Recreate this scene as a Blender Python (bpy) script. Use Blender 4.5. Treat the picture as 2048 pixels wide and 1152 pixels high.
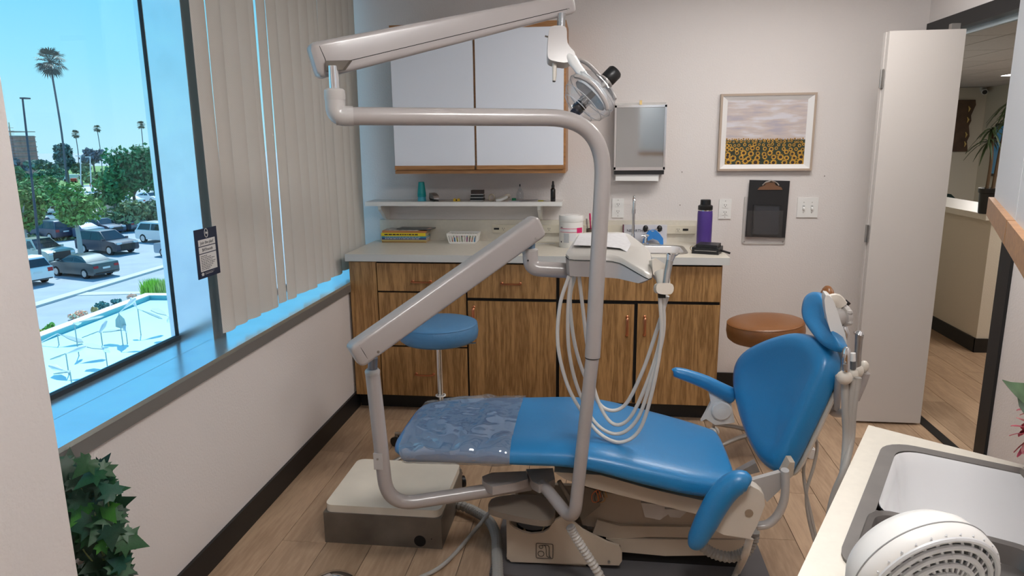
import bpy, bmesh, math, random
from mathutils import Vector, Matrix, noise
PI=math.pi
sc=bpy.context.scene
for o in list(bpy.data.objects): bpy.data.objects.remove(o)
COL=sc.collection
# ------------------------------------------------------------------ camera
FPX=1393.24
CC=Vector((1.38324,-4.24123,1.51714))
CR=Vector((0.992565,0.121304,-0.010032)); CU=Vector((-0.015295,0.206069,0.978418)); CF=Vector((-0.120753,0.970990,-0.206392))
cd=bpy.data.cameras.new('camera'); cam=bpy.data.objects.new('camera',cd); COL.objects.link(cam)
cd.sensor_width=36; cd.lens=FPX/2048*36; cd.clip_start=.05; cd.clip_end=2000
m=Matrix((CR,CU,-CF)).transposed().to_4x4(); m.translation=CC; cam.matrix_world=m
sc.camera=cam
# ------------------------------------------------------------------ world, sun, exposure
sc.view_settings.view_transform='Standard'; sc.view_settings.look='None'
sc.view_settings.gamma=1; sc.view_settings.exposure=0.0; sc.view_settings.use_curve_mapping=False
w=bpy.data.worlds.new('sky'); sc.world=w; w.use_nodes=True
nt=w.node_tree; nt.nodes.clear()
tc=nt.nodes.new('ShaderNodeTexCoord'); sx=nt.nodes.new('ShaderNodeSeparateXYZ'); cr=nt.nodes.new('ShaderNodeValToRGB')
bg=nt.nodes.new('ShaderNodeBackground'); wo=nt.nodes.new('ShaderNodeOutputWorld')
nt.links.new(tc.outputs['Generated'],sx.inputs[0]); nt.links.new(sx.outputs['Z'],cr.inputs[0]); nt.links.new(cr.outputs[0],bg.inputs[0]); nt.links.new(bg.outputs[0],wo.inputs[0])
el=cr.color_ramp.elements
el[0].position=0; el[0].color=(.62,.90,1,1)
el[1].position=1; el[1].color=(.10,.38,.85,1)
for p_,c_ in ((.10,(.40,.83,1,1)),(.24,(.20,.68,1,1)),(.5,(.15,.52,.95,1))):
    e=el.new(p_); e.color=c_
bg.inputs[1].default_value=1.08
sd=bpy.data.lights.new('sun','SUN'); sd.energy=6.0; sd.angle=.009; sd.color=(1,.95,.88)
sun=bpy.data.objects.new('sun',sd); COL.objects.link(sun)
sun.rotation_euler=Vector((-.40,.62,.86)).to_track_quat('Z','Y').to_euler()
def area(name,loc,rot,sx_,sy_,e,col=(1,.96,.92)):
    d=bpy.data.lights.new(name,'AREA'); d.shape='RECTANGLE'; d.size=sx_; d.size_y=sy_; d.energy=e; d.color=col
    o=bpy.data.objects.new(name,d); COL.objects.link(o); o.location=loc; o.rotation_euler=rot; return o
area('ceiling_light_lamp',(2.0,-3.5,2.44),(0,0,0),1.1,.5,48,(1,.97,.94))
area('ceiling_light_lamp',(2.25,-1.15,2.44),(0,0,0),.9,.5,20,(1,.97,.94))
area('hall_light_lamp',(4.9,-.2,2.40),(0,0,0),1.1,.5,22,(1,.9,.8))
area('hall_light_lamp',(6.6,5.0,2.40),(0,0,0),1.2,1.2,170,(1,.95,.9))

# ------------------------------------------------------------------ pixel helpers: ray from the eye met with a real plane / depth
def ray(x,y): return CF+CR*((x-1024)/FPX)+CU*((576-y)/FPX)
def at(x,y,X=None,Y=None,Z=None):
    d=ray(x,y)
    if X is not None: t=(X-CC.x)/d.x
    elif Y is not None: t=(Y-CC.y)/d.y
    else: t=(Z-CC.z)/d.z
    return CC+d*t
def ad(x,y,dep): return CC+ray(x,y)*dep
# ------------------------------------------------------------------ materials
MATS={}
def mat(name,col,rough=.5,metal=0,bump=0,bscale=60,spec=None,alpha=None,trans=0,var=0,vscale=5,emit=None,coat=0,rnd=0):
    if name in MATS: return MATS[name]
    m=bpy.data.materials.new(name); m.use_nodes=True; MATS[name]=m
    n=m.node_tree; b=n.nodes['Principled BSDF']
    b.inputs['Base Color'].default_value=(*col,1); b.inputs['Roughness'].default_value=rough; b.inputs['Metallic'].default_value=metal
    if spec is not None: b.inputs['Specular IOR Level'].default_value=spec
    if trans: b.inputs['Transmission Weight'].default_value=trans
    if coat: b.inputs['Coat Weight'].default_value=coat; b.inputs['Coat Roughness'].default_value=.15
    if emit: b.inputs['Emission Color'].default_value=(*emit[:3],1); b.inputs['Emission Strength'].default_value=emit[3]
    tcn=n.nodes.new('ShaderNodeTexCoord')
    if var:
        nz=n.nodes.new('ShaderNodeTexNoise'); nz.inputs['Scale'].default_value=vscale; nz.inputs['Detail'].default_value=5
        n.links.new(tcn.outputs['Object'],nz.inputs['Vector'])
        mr=n.nodes.new('ShaderNodeMapRange'); mr.inputs[1].default_value=.3; mr.inputs[2].default_value=.7; mr.inputs[3].default_value=1-var; mr.inputs[4].default_value=1+var
        n.links.new(nz.outputs[0],mr.inputs[0])
        mx=n.nodes.new('ShaderNodeVectorMath'); mx.operation='SCALE'; mx.inputs[0].default_value=col
        n.links.new(mr.outputs[0],mx.inputs['Scale']); n.links.new(mx.outputs[0],b.inputs['Base Color'])
        if rnd:
            oi=n.nodes.new('ShaderNodeObjectInfo'); mr2=n.nodes.new('ShaderNodeMapRange'); mr2.inputs[3].default_value=1-rnd; mr2.inputs[4].default_value=1+rnd
            n.links.new(oi.outputs['Random'],mr2.inputs[0])
            mm=n.nodes.new('ShaderNodeMath'); mm.operation='MULTIPLY'; n.links.new(mr.outputs[0],mm.inputs[0]); n.links.new(mr2.outputs[0],mm.inputs[1]); n.links.new(mm.outputs[0],mx.inputs['Scale'])
    if bump:
        nb=n.nodes.new('ShaderNodeTexNoise'); nb.inputs['Scale'].default_value=bscale; nb.inputs['Detail'].default_value=3
        n.links.new(tcn.outputs['Object'],nb.inputs['Vector'])
        bp=n.nodes.new('ShaderNodeBump'); bp.inputs['Strength'].default_value=bump; bp.inputs['Distance'].default_value=.004
        n.links.new(nb.outputs[0],bp.inputs['Height']); n.links.new(bp.outputs[0],b.inputs['Normal'])
    return m
def grain_mat(name,c1,c2,stretch,scale=1,rough=.45,rnd=.0,ring=True,detail=1.0):
    if name in MATS: return MATS[name]
    m=bpy.data.materials.new(name); m.use_nodes=True; MATS[name]=m
    n=m.node_tree; b=n.nodes['Principled BSDF']; b.inputs['Roughness'].default_value=rough
    L=n.links.new
    tcn=n.nodes.new('ShaderNodeTexCoord'); mp=n.nodes.new('ShaderNodeMapping'); mp.inputs['Scale'].default_value=[s*scale for s in stretch]
    L(tcn.outputs['Object'],mp.inputs[0])
    oi=n.nodes.new('ShaderNodeObjectInfo'); va=n.nodes.new('ShaderNodeVectorMath'); va.operation='ADD'; vm=n.nodes.new('ShaderNodeVectorMath'); vm.operation='SCALE'
    vm.inputs[0].default_value=(13,7,5); L(oi.outputs['Random'],vm.inputs['Scale']); L(mp.outputs[0],va.inputs[0]); L(vm.outputs[0],va.inputs[1])
    nz=n.nodes.new('ShaderNodeTexNoise'); nz.inputs['Scale'].default_value=1; nz.inputs['Detail'].default_value=2; nz.inputs['Distortion'].default_value=.4
    L(va.outputs[0],nz.inputs['Vector'])
    # cathedral rings: contour the stretched noise
    mu=n.nodes.new('ShaderNodeMath'); mu.operation='MULTIPLY'; mu.inputs[1].default_value=26*detail; L(nz.outputs[0],mu.inputs[0])
    si=n.nodes.new('ShaderNodeMath'); si.operation='SINE'; L(mu.outputs[0],si.inputs[0])
    fine=n.nodes.new('ShaderNodeTexNoise'); fine.inputs['Scale'].default_value=9; fine.inputs['Detail'].default_value=6; L(va.outputs[0],fine.inputs['Vector'])
    a1=n.nodes.new('ShaderNodeMath'); a1.operation='MULTIPLY_ADD'; a1.inputs[1].default_value=.16 if ring else .05; a1.inputs[2].default_value=0; L(si.outputs[0],a1.inputs[0])
    a2=n.nodes.new('ShaderNodeMath'); a2.operation='ADD'; L(a1.outputs[0],a2.inputs[0]); L(fine.outputs[0],a2.inputs[1])
    r=n.nodes.new('ShaderNodeValToRGB'); r.color_ramp.elements[0].position=.25; r.color_ramp.elements[0].color=(*c1,1); r.color_ramp.elements[1].position=.7; r.color_ramp.elements[1].color=(*c2,1)
    L(a2.outputs[0],r.inputs[0])
    mr=n.nodes.new('ShaderNodeMapRange'); mr.inputs[3].default_value=1-rnd; mr.inputs[4].default_value=1+rnd; L(oi.outputs['Random'],mr.inputs[0])
    sc_=n.nodes.new('ShaderNodeVectorMath'); sc_.operation='SCALE'; L(r.outputs[0],sc_.inputs[0]); L(mr.outputs[0],sc_.inputs['Scale']); L(sc_.outputs[0],b.inputs['Base Color'])
    bp=n.nodes.new('ShaderNodeBump'); bp.inputs['Strength'].default_value=.15; bp.inputs['Distance'].default_value=.002; L(fine.outputs[0],bp.inputs['Height']); L(bp.outputs[0],b.inputs['Normal'])
    return m
def glass_mat(name,tint,rough=0,gl=.06,bump=0,bscale=30,fres=True):
    if name in MATS: return MATS[name]
    m=bpy.data.materials.new(name); m.use_nodes=True; MATS[name]=m; n=m.node_tree; n.nodes.clear(); L=n.links.new
    out=n.nodes.new('ShaderNodeOutputMaterial'); tr=n.nodes.new('ShaderNodeBsdfTransparent'); tr.inputs[0].default_value=(*tint,1)
    g=n.nodes.new('ShaderNodeBsdfGlossy'); g.inputs['Roughness'].default_value=rough; mx=n.nodes.new('ShaderNodeMixShader')
    if fres:
        f=n.nodes.new('ShaderNodeLayerWeight'); f.inputs[0].default_value=.5
        pw=n.nodes.new('ShaderNodeMath'); pw.operation='POWER'; pw.inputs[1].default_value=5; L(f.outputs['Facing'],pw.inputs[0])
        ma=n.nodes.new('ShaderNodeMath'); ma.operation='MULTIPLY_ADD'; ma.inputs[1].default_value=.7; ma.inputs[2].default_value=gl; L(pw.outputs[0],ma.inputs[0]); L(ma.outputs[0],mx.inputs[0])
    else: mx.inputs[0].default_value=gl
    if bump:
        tcn=n.nodes.new('ShaderNodeTexCoord'); nb=n.nodes.new('ShaderNodeTexNoise'); nb.inputs['Scale'].default_value=bscale; L(tcn.outputs['Object'],nb.inputs[0])
        bp=n.nodes.new('ShaderNodeBump'); bp.inputs['Strength'].default_value=bump; bp.inputs['Distance'].default_value=.01; L(nb.outputs[0],bp.inputs['Height']); L(bp.outputs[0],g.inputs['Normal'])
    L(tr.outputs[0],mx.inputs[1]); L(g.outputs[0],mx.inputs[2]); L(mx.outputs[0],out.inputs[0])
    return m
M_wall=mat('wall_paint',(.70,.655,.635),.8,bump=.35,bscale=110)
M_wallh=mat('hall_paint',(.66,.60,.50),.8,bump=.3,bscale=110)
M_ceil=mat('ceiling_paint',(.8,.79,.77),.9)
M_black=mat('black_rubber',(.006,.006,.007),.45)
M_alu=mat('anodised_aluminium',(.72,.90,1.0),.22,.85,var=.05,vscale=8)
M_aludark=mat('dark_and_shaded_aluminium',(.20,.19,.18),.55,.3)  # dark fascia metal, also the shade painted on the post's room side
M_gasket=mat('gasket',(.01,.012,.015),.6)
M_glass=glass_mat('window_glass',(.86,.97,1.0),0,.03)
M_oak=grain_mat('golden_oak',(.235,.118,.038),(.46,.255,.098),(24,24,1.7),1,.4,.05,detail=.8)
M_oakh=grain_mat('cabinet_oak_edge',(.26,.115,.035),(.42,.20,.07),(1.3,14,14),1,.4,.05,ring=False)
M_plank=grain_mat('vinyl_plank',(.37,.245,.155),(.50,.345,.225),(9,1.1,9),1,.42,.10,ring=True,detail=.45)
M_lam=mat('cream_laminate',(.68,.63,.54),.35,var=.03,vscale=60)
M_lamw=mat('white_laminate',(.80,.83,.90),.35)
M_white=mat('white_paint',(.78,.76,.73),.5)
M_enamel=mat('white_enamel',(.85,.85,.86),.12,coat=.5)
M_unit=mat('unit_grey_enamel',(.385,.350,.335),.28,coat=.35)
M_unitl=mat('unit_light_enamel',(.47,.445,.425),.28,coat=.3)
M_beige=mat('beige_plastic',(.50,.42,.33),.45)
M_beigel=mat('pale_beige_plastic',(.66,.60,.52),.4)
M_vinyl=mat('blue_vinyl',(.017,.205,.47),.36,bump=.12,bscale=220,coat=.15)
M_vinyl2=mat('pale_blue_vinyl',(.075,.215,.40),.42,bump=.15,bscale=200)
M_brownv=mat('caramel_vinyl',(.21,.078,.020),.35,bump=.15,bscale=180)
M_chrome=mat('chrome',(.75,.76,.78),.12,1)
M_steel=mat('brushed_steel',(.42,.40,.38),.38,.9,var=.12,vscale=14)
M_sinkst=mat('sink_steel',(.15,.138,.13),.5,.6,var=.12,vscale=14)
M_steeld=mat('worn_steel',(.19,.165,.14),.48,.55,var=.18,vscale=9)
M_copper=mat('copper',(.62,.26,.14),.28,1)
M_blackp=mat('black_plastic',(.009,.009,.010),.38)
M_dark=mat('dark_cavity',(.004,.003,.003),.8)
M_hose=mat('hose_grey',(.42,.40,.37),.45)
M_hosel=mat('hose_light',(.62,.60,.57),.4)
M_plastic=mat('white_plastic',(.78,.77,.75),.35)
M_clear=glass_mat('clear_plastic',(.93,.95,.97),.08,.10)
M_wrap=glass_mat('plastic_wrap',(.90,.92,.93),.07,.28,bump=.9,bscale=11,fres=False)
_n=M_wrap.node_tree; _o=[x for x in _n.nodes if x.type=='OUTPUT_MATERIAL'][0]; _src=_o.inputs[0].links[0].from_socket
_d=_n.nodes.new('ShaderNodeBsdfDiffuse'); _d.inputs[0].default_value=(.62,.60,.58,1); _m2=_n.nodes.new('ShaderNodeMixShader'); _m2.inputs[0].default_value=.10
_n.links.new(_src,_m2.inputs[1]); _n.links.new(_d.outputs[0],_m2.inputs[2]); _n.links.new(_m2.outputs[0],_o.inputs[0])
# ------------------------------------------------------------------ mesh builder
class MB:
    def __init__(s): s.bm=bmesh.new(); s.mi=0
    def _new(s,vs,fs):
        vv=[s.bm.verts.new(v) for v in vs]; out=[]
        for f in fs:
            try: fc=s.bm.faces.new([vv[i] for i in f]); fc.material_index=s.mi; out.append(fc)
            except ValueError: pass
        return vv,out
    def _bev(s,faces,b,seg=2):
        if b<=0: return
        es=list({e for f in faces for e in f.edges if len(e.link_faces)==2 and e.calc_face_angle(0)>.5})
        r=bmesh.ops.bevel(s.bm,geom=es,offset=b,segments=seg,profile=.5,affect='EDGES',clamp_overlap=True)
        for f in r['faces']: f.material_index=s.mi
    def box(s,x0,x1,y0,y1,z0,z1,b=0,M=None,seg=2):
        vs=[Vector((x,y,z)) for x in(x0,x1) for y in(y0,y1) for z in(z0,z1)]
        if M is not None: vs=[M@v for v in vs]
        _,f=s._new(vs,[(0,1,3,2),(4,6,7,5),(0,4,5,1),(2,3,7,6),(0,2,6,4),(1,5,7,3)])
        s._bev(f,b,seg); return s
    def tube(s,pts,r,seg=14,cap=True,flat=None,up=None):
        pts=[Vector(p) for p in pts]; n=len(pts)
        rr=r if isinstance(r,(list,tuple)) else [r]*n
        T=[(pts[min(i+1,n-1)]-pts[max(i-1,0)]).normalized() for i in range(n)]
        N=Vector(up) if up else (Vector((0,0,1)) if abs(T[0].z)<.9 else Vector((1,0,0)))
        rings=[]
        for i in range(n):
            N=(N-T[i]*N.dot(T[i])).normalized(); B=T[i].cross(N)
            fl=flat if flat else 1
            rings.append([pts[i]+(N*math.cos(2*PI*k/seg)*rr[i]*fl+B*math.sin(2*PI*k/seg)*rr[i]) for k in range(seg)])
        s.loft(rings,cap); return s
    def loft(s,rings,cap=True,closed=True):
        vv=[[s.bm.verts.new(p) for p in r] for r in rings]; m=len(rings[0])
        for a,b in zip(vv[:-1],vv[1:]):
            for k in range(m if closed else m-1):
                try: f=s.bm.faces.new((a[k],a[(k+1)%m],b[(k+1)%m],b[k])); f.material_index=s.mi
                except ValueError: pass
        if cap:
            for r in (vv[0][::-1],vv[-1]):
                try: f=s.bm.faces.new(r); f.material_index=s.mi
                except ValueError: pass
        return s
    def lathe(s,prof,M=None,seg=28,cap=True):
        rings=[]
        for r,z in prof:
            ring=[Vector((max(r,1e-4)*math.cos(2*PI*k/seg),max(r,1e-4)*math.sin(2*PI*k/seg),z)) for k in range(seg)]
            rings.append([M@p for p in ring] if M is not None else ring)
        return s.loft(rings,cap)
    def cyl(s,a,b,r,seg=16,r2=None): return s.tube([a,b],[r,r if r2 is None else r2],seg)
    def prism(s,poly,vec,b=0,seg=2):
        poly=[Vector(p) for p in poly]; vec=Vector(vec); n=len(poly)
        vs=poly+[p+vec for p in poly]
        fs=[tuple(range(n))[::-1],tuple(range(n,2*n))]+[(i,(i+1)%n,(i+1)%n+n,i+n) for i in range(n)]
        _,f=s._new(vs,fs); s._bev(f,b,seg); return s
    def face(s,pts): s._new([Vector(p) for p in pts],[tuple(range(len(pts)))]); return s
    def ball(s,c,r,seg=14,scale=(1,1,1),M=None):
        c=Vector(c); rings=[]
        k=seg//2
        for i in range(k+1):
            th=PI*i/k
            ring=[Vector((math.sin(th)*math.cos(2*PI*j/seg)*scale[0]*r,math.sin(th)*math.sin(2*PI*j/seg)*scale[1]*r,math.cos(th)*scale[2]*r)) for j in range(seg)]
            rings.append([c+((M@p) if M is not None else p) for p in ring])
        s.loft(rings,False); bmesh.ops.remove_doubles(s.bm,verts=[v for v in s.bm.verts],dist=1e-6); return s
    def build(s,name,m,parent=None,angle=38,**tags):
        bmesh.ops.recalc_face_normals(s.bm,faces=s.bm.faces)
        me=bpy.data.meshes.new(name)
        if parent is not None:
            s.bm.transform(WM[parent.name].inverted())
        s.bm.to_mesh(me); s.bm.free()
        for mm in (m if isinstance(m,(list,tuple)) else [m]): me.materials.append(mm)
        me.polygons.foreach_set('use_smooth',[True]*len(me.polygons))
        try: me.set_sharp_from_angle(angle=math.radians(angle))
        except Exception: pass
        o=bpy.data.objects.new(name,me); COL.objects.link(o)
        WM[o.name]=WM[parent.name].copy() if parent is not None else Matrix()
        if parent is not None: o.parent=parent
        for k,v in tags.items():
            if v: o[k]=v
        return o
WM={}
def thing(name,label,cat,loc=(0,0,0),rz=0,group=None):
    o=bpy.data.objects.new(name,None); COL.objects.link(o); o.location=loc; o.rotation_euler=(0,0,rz); o.empty_display_size=.05
    WM[o.name]=Matrix.Translation(Vector(loc))@Matrix.Rotation(rz,4,'Z')
    o['label']=label; o['category']=cat
    if group: o['group']=group
    return o
def kids(o): return list(o.children)
def dup(root,loc=None,rz=None,label=None,group=None):
    c=root.copy(); COL.objects.link(c)
    if loc is not None: c.location=loc
    if rz is not None: c.rotation_euler=(0,0,rz)
    if label: c['label']=label
    if group: c['group']=group
    for a in kids(root):
        b=a.copy(); COL.objects.link(b); b.parent=c
        for g in kids(a):
            d=g.copy(); COL.objects.link(d); d.parent=b
    return c
def one(o,label,cat,group=None):
    o['label']=label; o['category']=cat
    if group: o['group']=group
    return o
def copypart(o,delta,parent=None):
    c=o.copy(); COL.objects.link(c); c.parent=parent or o.parent; c.location=o.location+Vector(delta); return c
def struct(o): o['kind']='structure'; return o
def spline(pts,n=8,closed=False):
    pts=[Vector(p) for p in pts]; out=[]
    P=[pts[0]*2-pts[1]]+pts+[pts[-1]*2-pts[-2]]
    for i in range(1,len(P)-2):
        a,b,c,d=P[i-1:i+3]
        for k in range(n):
            t=k/n
            out.append(.5*((2*b)+(c-a)*t+(2*a-5*b+4*c-d)*t*t+(3*b-a-3*c+d)*t**3))
    out.append(pts[-1]); return out
def chaikin(pts,n=2,closed=True,q=.25):
    for _ in range(n):
        o=[]; m=len(pts)
        for i in range(m):
            a,b=pts[i],pts[(i+1)%m]; o+= [a.lerp(b,q),a.lerp(b,1-q)]
        pts=o
    return pts
def fillet(pts,r,n=6):
    """polyline with rounded inner corners"""
    pts=[Vector(p) for p in pts]; out=[pts[0]]
    for i in range(1,len(pts)-1):
        a,b,c=pts[i-1:i+2]; rr=r[i-1] if isinstance(r,(list,tuple)) else r
        u=(a-b); v=(c-b); rr=min(rr,u.length*.49,v.length*.49); u.normalize(); v.normalize()
        p,q=b+u*rr,b+v*rr
        for k in range(n+1):
            t=k/n; out.append(p*(1-t)**2+b*2*t*(1-t)+q*t*t)
    out.append(pts[-1]); return out
def basis(o,z,x=None):
    z=Vector(z).normalized(); x=Vector(x) if x is not None else (Vector((0,0,1)) if abs(z.z)<.9 else Vector((1,0,0)))
    x=(x-z*x.dot(z)).normalized(); y=z.cross(x)
    M=Matrix((x,y,z)).transposed().to_4x4(); M.translation=Vector(o); return M
def pillow(outline,n,prof,cen=None):
    """rings: prof = list of (scale, offset along n)"""
    c=sum(outline,Vector())/len(outline) if cen is None else cen
    mb=MB(); mb.loft([[c+(p-c)*s_+n*h for p in outline] for s_,h in prof],True); return mb
def textmesh(name,txt,size,origin,xd,yd,m,parent,ext=.0004,align='LEFT'):
    cu=bpy.data.curves.new(name,'FONT'); cu.body=txt; cu.size=size; cu.extrude=ext; cu.align_x=align; cu.resolution_u=3
    o=bpy.data.objects.new(name+'_tmp',cu); COL.objects.link(o)
    bpy.context.view_layer.update()
    me=bpy.data.meshes.new_from_object(o.evaluated_get(bpy.context.evaluated_depsgraph_get()))
    bpy.data.objects.remove(o)
    xd=Vector(xd).normalized(); yd=Vector(yd).normalized(); z=xd.cross(yd)
    T=Matrix((xd,yd,z)).transposed().to_4x4(); T.translation=Vector(origin)
    me.transform(WM[parent.name].inverted()@T) if parent is not None else me.transform(T)
    me.materials.clear(); me.materials.append(m)
    ob=bpy.data.objects.new(name,me); COL.objects.link(ob); ob.parent=parent; WM[ob.name]=WM[parent.name].copy(); return ob
random.seed(7)
R=random.uniform
# ================================================================== SETTING
XR=3.15; HC=2.5; YF=-5.5; GX=-.27
fl=struct(MB().box(-.02,4.98,YF,2.5,-.12,-.009).build('floor',mat('subfloor',(.02,.015,.01),.9)))
pk=MB().box(0,.1775,0,1.2185,-.009,0,.0012,seg=1).build('plank',M_plank,fl)
pm=pk
first=True
def plank(x,y):
    global first
    if first: pm.location=(x,y,0); first=False; return
    c=pm.copy(); COL.objects.link(c); c.location=(x,y,0)
i=0; x=0.0
while x<4.9:
    y=(-5.4 if x<3.1 else -2.6)+[0,.43,.81,.22,.64,1.02,.35][i%7]-.6
    ye=0 if x<3.1 else 2.4
    while y<ye: plank(x,y); y+=1.22
    x+=.18; i+=1
struct(MB().box(-.3,3.27,0,.12,-.1,2.6).build('wall_back',M_wall))
wl=struct(MB().box(GX-.06,0,-3.2,0,-.1,.738).build('wall_left',M_wall))
struct(MB().box(GX-.06,.26,YF,-3.0,-.1,2.6,.004).build('wall_left',M_wall))
wr=MB(); wr.box(XR,3.27,YF,-1.0,-.1,2.6); wr.box(XR,3.27,-1.0,-.06,2.09,2.6); wr.box(XR,3.27,-.06,0,-.1,2.6)
struct(wr.build('wall_right',M_wall))
struct(MB().box(-.4,3.27,YF-.1,YF,-.1,2.6).build('wall_front',M_wall))
struct(MB().box(-.35,3.27,YF,.1,HC,2.62).build('ceiling',M_ceil))
struct(MB().box(-1.35,GX-.05,YF,1.0,2.6,2.9).build('added_eave',M_white))   # unseen eave, added to keep direct sun out of the room
# baseboards
struct(MB().box(0,.012,-3.0,-.5,0,.102,.003).build('baseboard_left',M_black))
struct(MB().box(2.04,XR,-.012,0,0,.102,.003).build('baseboard_back',M_black))
b=MB(); b.box(XR-.012,XR,YF,-1.07,0,.102,.003); struct(b.build('baseboard_right',M_black))
# door opening
d=thing('door_1','black painted door frame around the doorway to the hall','door frame',(XR,-.55,0)); del d['label'],d['category']; struct(d)
a=MB(); a.box(XR-.014,XR,-1.07,-.985,0,2.045,.003); a.box(XR,3.29,-1.0,-.975,0,2.045,.003); a.build('door_jamb',M_black,d)
a=MB(); a.box(XR-.014,XR,-.075,-.012,0,2.045,.003); a.box(XR,3.29,-.085,-.06,0,2.045,.003); a.build('door_jamb',M_black,d)
a=MB(); a.box(XR-.014,XR,-1.07,-.012,2.045,2.115,.003); a.box(XR,3.29,-.98,-.08,2.045,2.09,.003); a.build('door_header',M_black,d)
a=MB(); a.box(XR+.045,XR+.065,-.97,-.085,2.018,2.05,.002); a.build('slide_track',M_alu,d)
a=MB(); a.box(XR-.02,XR+.03,-.975,-.085,0,.006,.002); a.build('door_threshold',M_black,d)
# window
wd=thing('window_1','w','w',(GX,-2.4,.75)); del wd['label'],wd['category']; struct(wd)
YP0,YP1=-1.745,-1.655; XI=-.12; SZ=.757
def frame_bits(parent,y0,y1,z0=SZ,z1=2.46):
    a=MB(); a.box(GX-.01,GX+.010,y0,y1,z0,z0+.016,.002); a.box(GX-.01,GX+.002,y0,y0+.004,z0,z1); a.box(GX-.01,GX+.002,y1-.004,y1,z0,z1); a.box(GX-.01,GX+.014,y0,y1,z1-.02,z1)
    a.build('window_gasket',M_gasket,parent)
    MB().box(GX-.008,GX-.002,y0+.004,y1-.004,z0+.005,z1).build('window_pane',M_glass,parent)
frame_bits(wd,-3.1,YP0)
MB().box(GX-.03,XI,YP0,YP1,.752,2.47,.003).build('window_post',M_alu,wd)
MB().box(XI-.0005,XI+.002,YP0+.004,YP1,.757,2.46).build('window_post_shaded_face',M_aludark,wd)  # thin dark skin: shade on the post's room side, put in as colour
wd2=thing('window_2','w','w',(GX,-.8,.75)); del wd2['label'],wd2['category']; struct(wd2)
frame_bits(wd2,YP1,-.012)
MB().box(GX-.03,-.16,-.03,-.0,.757,2.46,.003).build('window_frame',M_alu,wd2)
sl=MB(); sl.box(GX-.05,-.14,-3.1,0,.739,SZ,.002); sl.box(-.138,.018,-3.1,0,.742,SZ,.002)
s_=struct(sl.build('trim_2',M_alu))
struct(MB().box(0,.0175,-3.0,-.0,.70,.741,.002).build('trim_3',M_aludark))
struct(MB().box(GX-.05,0,-3.2,0,2.46,2.52).build('trim_4',M_white))
# ceiling lights of the room (above the frame)
for k,(x,y) in enumerate(((2.0,-3.5),(2.25,-1.15))):
    t=thing('ceiling_light','recessed ceiling light panel %s'%('over the near end of the room' if k==0 else 'over the counter end of the room'),'ceiling light',(x,y,HC))
    MB().box(x-.6,x+.6,y-.3,y+.3,HC-.02,HC+.01,.004).build('light_frame',M_white,t)
    MB().box(x-.56,x+.56,y-.26,y+.26,HC-.024,HC-.019).build('diffuser',mat('lit_diffuser',(1,1,1),.5,emit=(1,.97,.93,2.5)),t)
# ------------------------------------------------------------------ hall and reception
HZ=2.44
w_=MB(); w_.box(9.05,9.2,-2.3,11.35,-.1,2.6); struct(w_.build('wall_reception',M_wallh))
struct(MB().box(3.27,9.2,11.2,11.35,-.1,2.6).build('wall_reception_back',M_wallh))
struct(MB().box(3.15,9.2,-2.4,-2.3,-.1,2.6).build('wall_hall_end',M_wallh))
struct(MB().box(3.15,3.27,.12,11.3,-.1,2.6).build('wall_hall_left',M_wallh))
struct(MB().box(4.9,9.2,-2.4,11.3,-.12,-.01).build('floor_reception',mat('carpet',(.16,.13,.11),.95,bump=.4,bscale=300)))
hc=struct(MB().box(3.2,9.2,-2.4,11.35,HZ+.03,2.6).build('ceiling_hall',mat('tile_grid',(.30,.27,.25),.7)))
M_tile=mat('ceiling_tile',(.50,.45,.415),.9,bump=.5,bscale=90,var=.05,vscale=40,rnd=.04)
tb=MB().box(.008,.602,.008,1.212,HZ-.004,HZ+.03,.003,seg=1).build('ceiling_tile',M_tile,hc); ft=True
x=3.27; i=0
LT=[]
for i in range(9):
    for j in range(10):
        x=3.3+i*.61; y=-1.8+j*1.22
        if (i,j) in ((7,7),(2,1)): LT.append((x,y)); continue
        if y+1.3<(x-1.38)/.62-4.24-2.0 or y>(x-1.38)/.40-4.24+2.5: continue
        if ft: tb.location=(x,y,0); ft=False
        else: c=tb.copy(); COL.objects.link(c); c.location=(x,y,0)
for k,(x,y) in enumerate(LT):
    t=thing('ceiling_light',['bright ceiling light panel near the doorway in the hall ceiling','bright ceiling light panel far back in the reception ceiling'][0 if x<5 else 1],'ceiling light',(x+.3,y+.6,HZ))
    MB().box(x+.01,x+.6,y+.01,y+1.21,HZ-.002,HZ+.028,.004).build('light_frame',M_white,t)
    MB().box(x+.03,x+.58,y+.03,y+1.19,HZ-.008,HZ-.001).build('diffuser',mat('lit_diffuser_hall',(1,1,1),.5,emit=(1,.98,.95,6)),t)
hw=MB(); hw.box(4.085,4.24,.93,7.0,0,.95,.003); hw.box(4.2,5.6,.93,1.08,0,.95)
struct(hw.build('wall_half_reception',M_wallh))
b=MB(); b.box(4.072,4.085,.918,7.0,0,.102,.003); b.box(4.072,5.6,.917,.93,0,.102,.003); struct(b.build('baseboard_half_wall',M_black))
lg=MB(); lg.box(4.03,4.46,.90,7.0,.95,.992,.004); one(lg.build('reception_ledge',M_lam),'white transaction ledge on top of the reception half wall','counter')
# security camera on far wall
p=at(1966,183,Y=11.15)
t=thing('security_camera','small white security camera near ceiling corner beyond the doorway','camera',p)
MB().box(p.x-.04,p.x+.04,11.12,11.2,p.z+.02,p.z+.1,.01).build('mount',M_white,t)
a=MB(); a.cyl((p.x,11.16,p.z+.03),(p.x-.05,10.98,p.z-.02),.055); a.build('camera_body',M_white,t)
a=MB(); a.cyl((p.x-.05,10.985,p.z-.02),(p.x-.054,10.965,p.z-.024),.042); a.build('lens',M_blackp,t)
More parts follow.
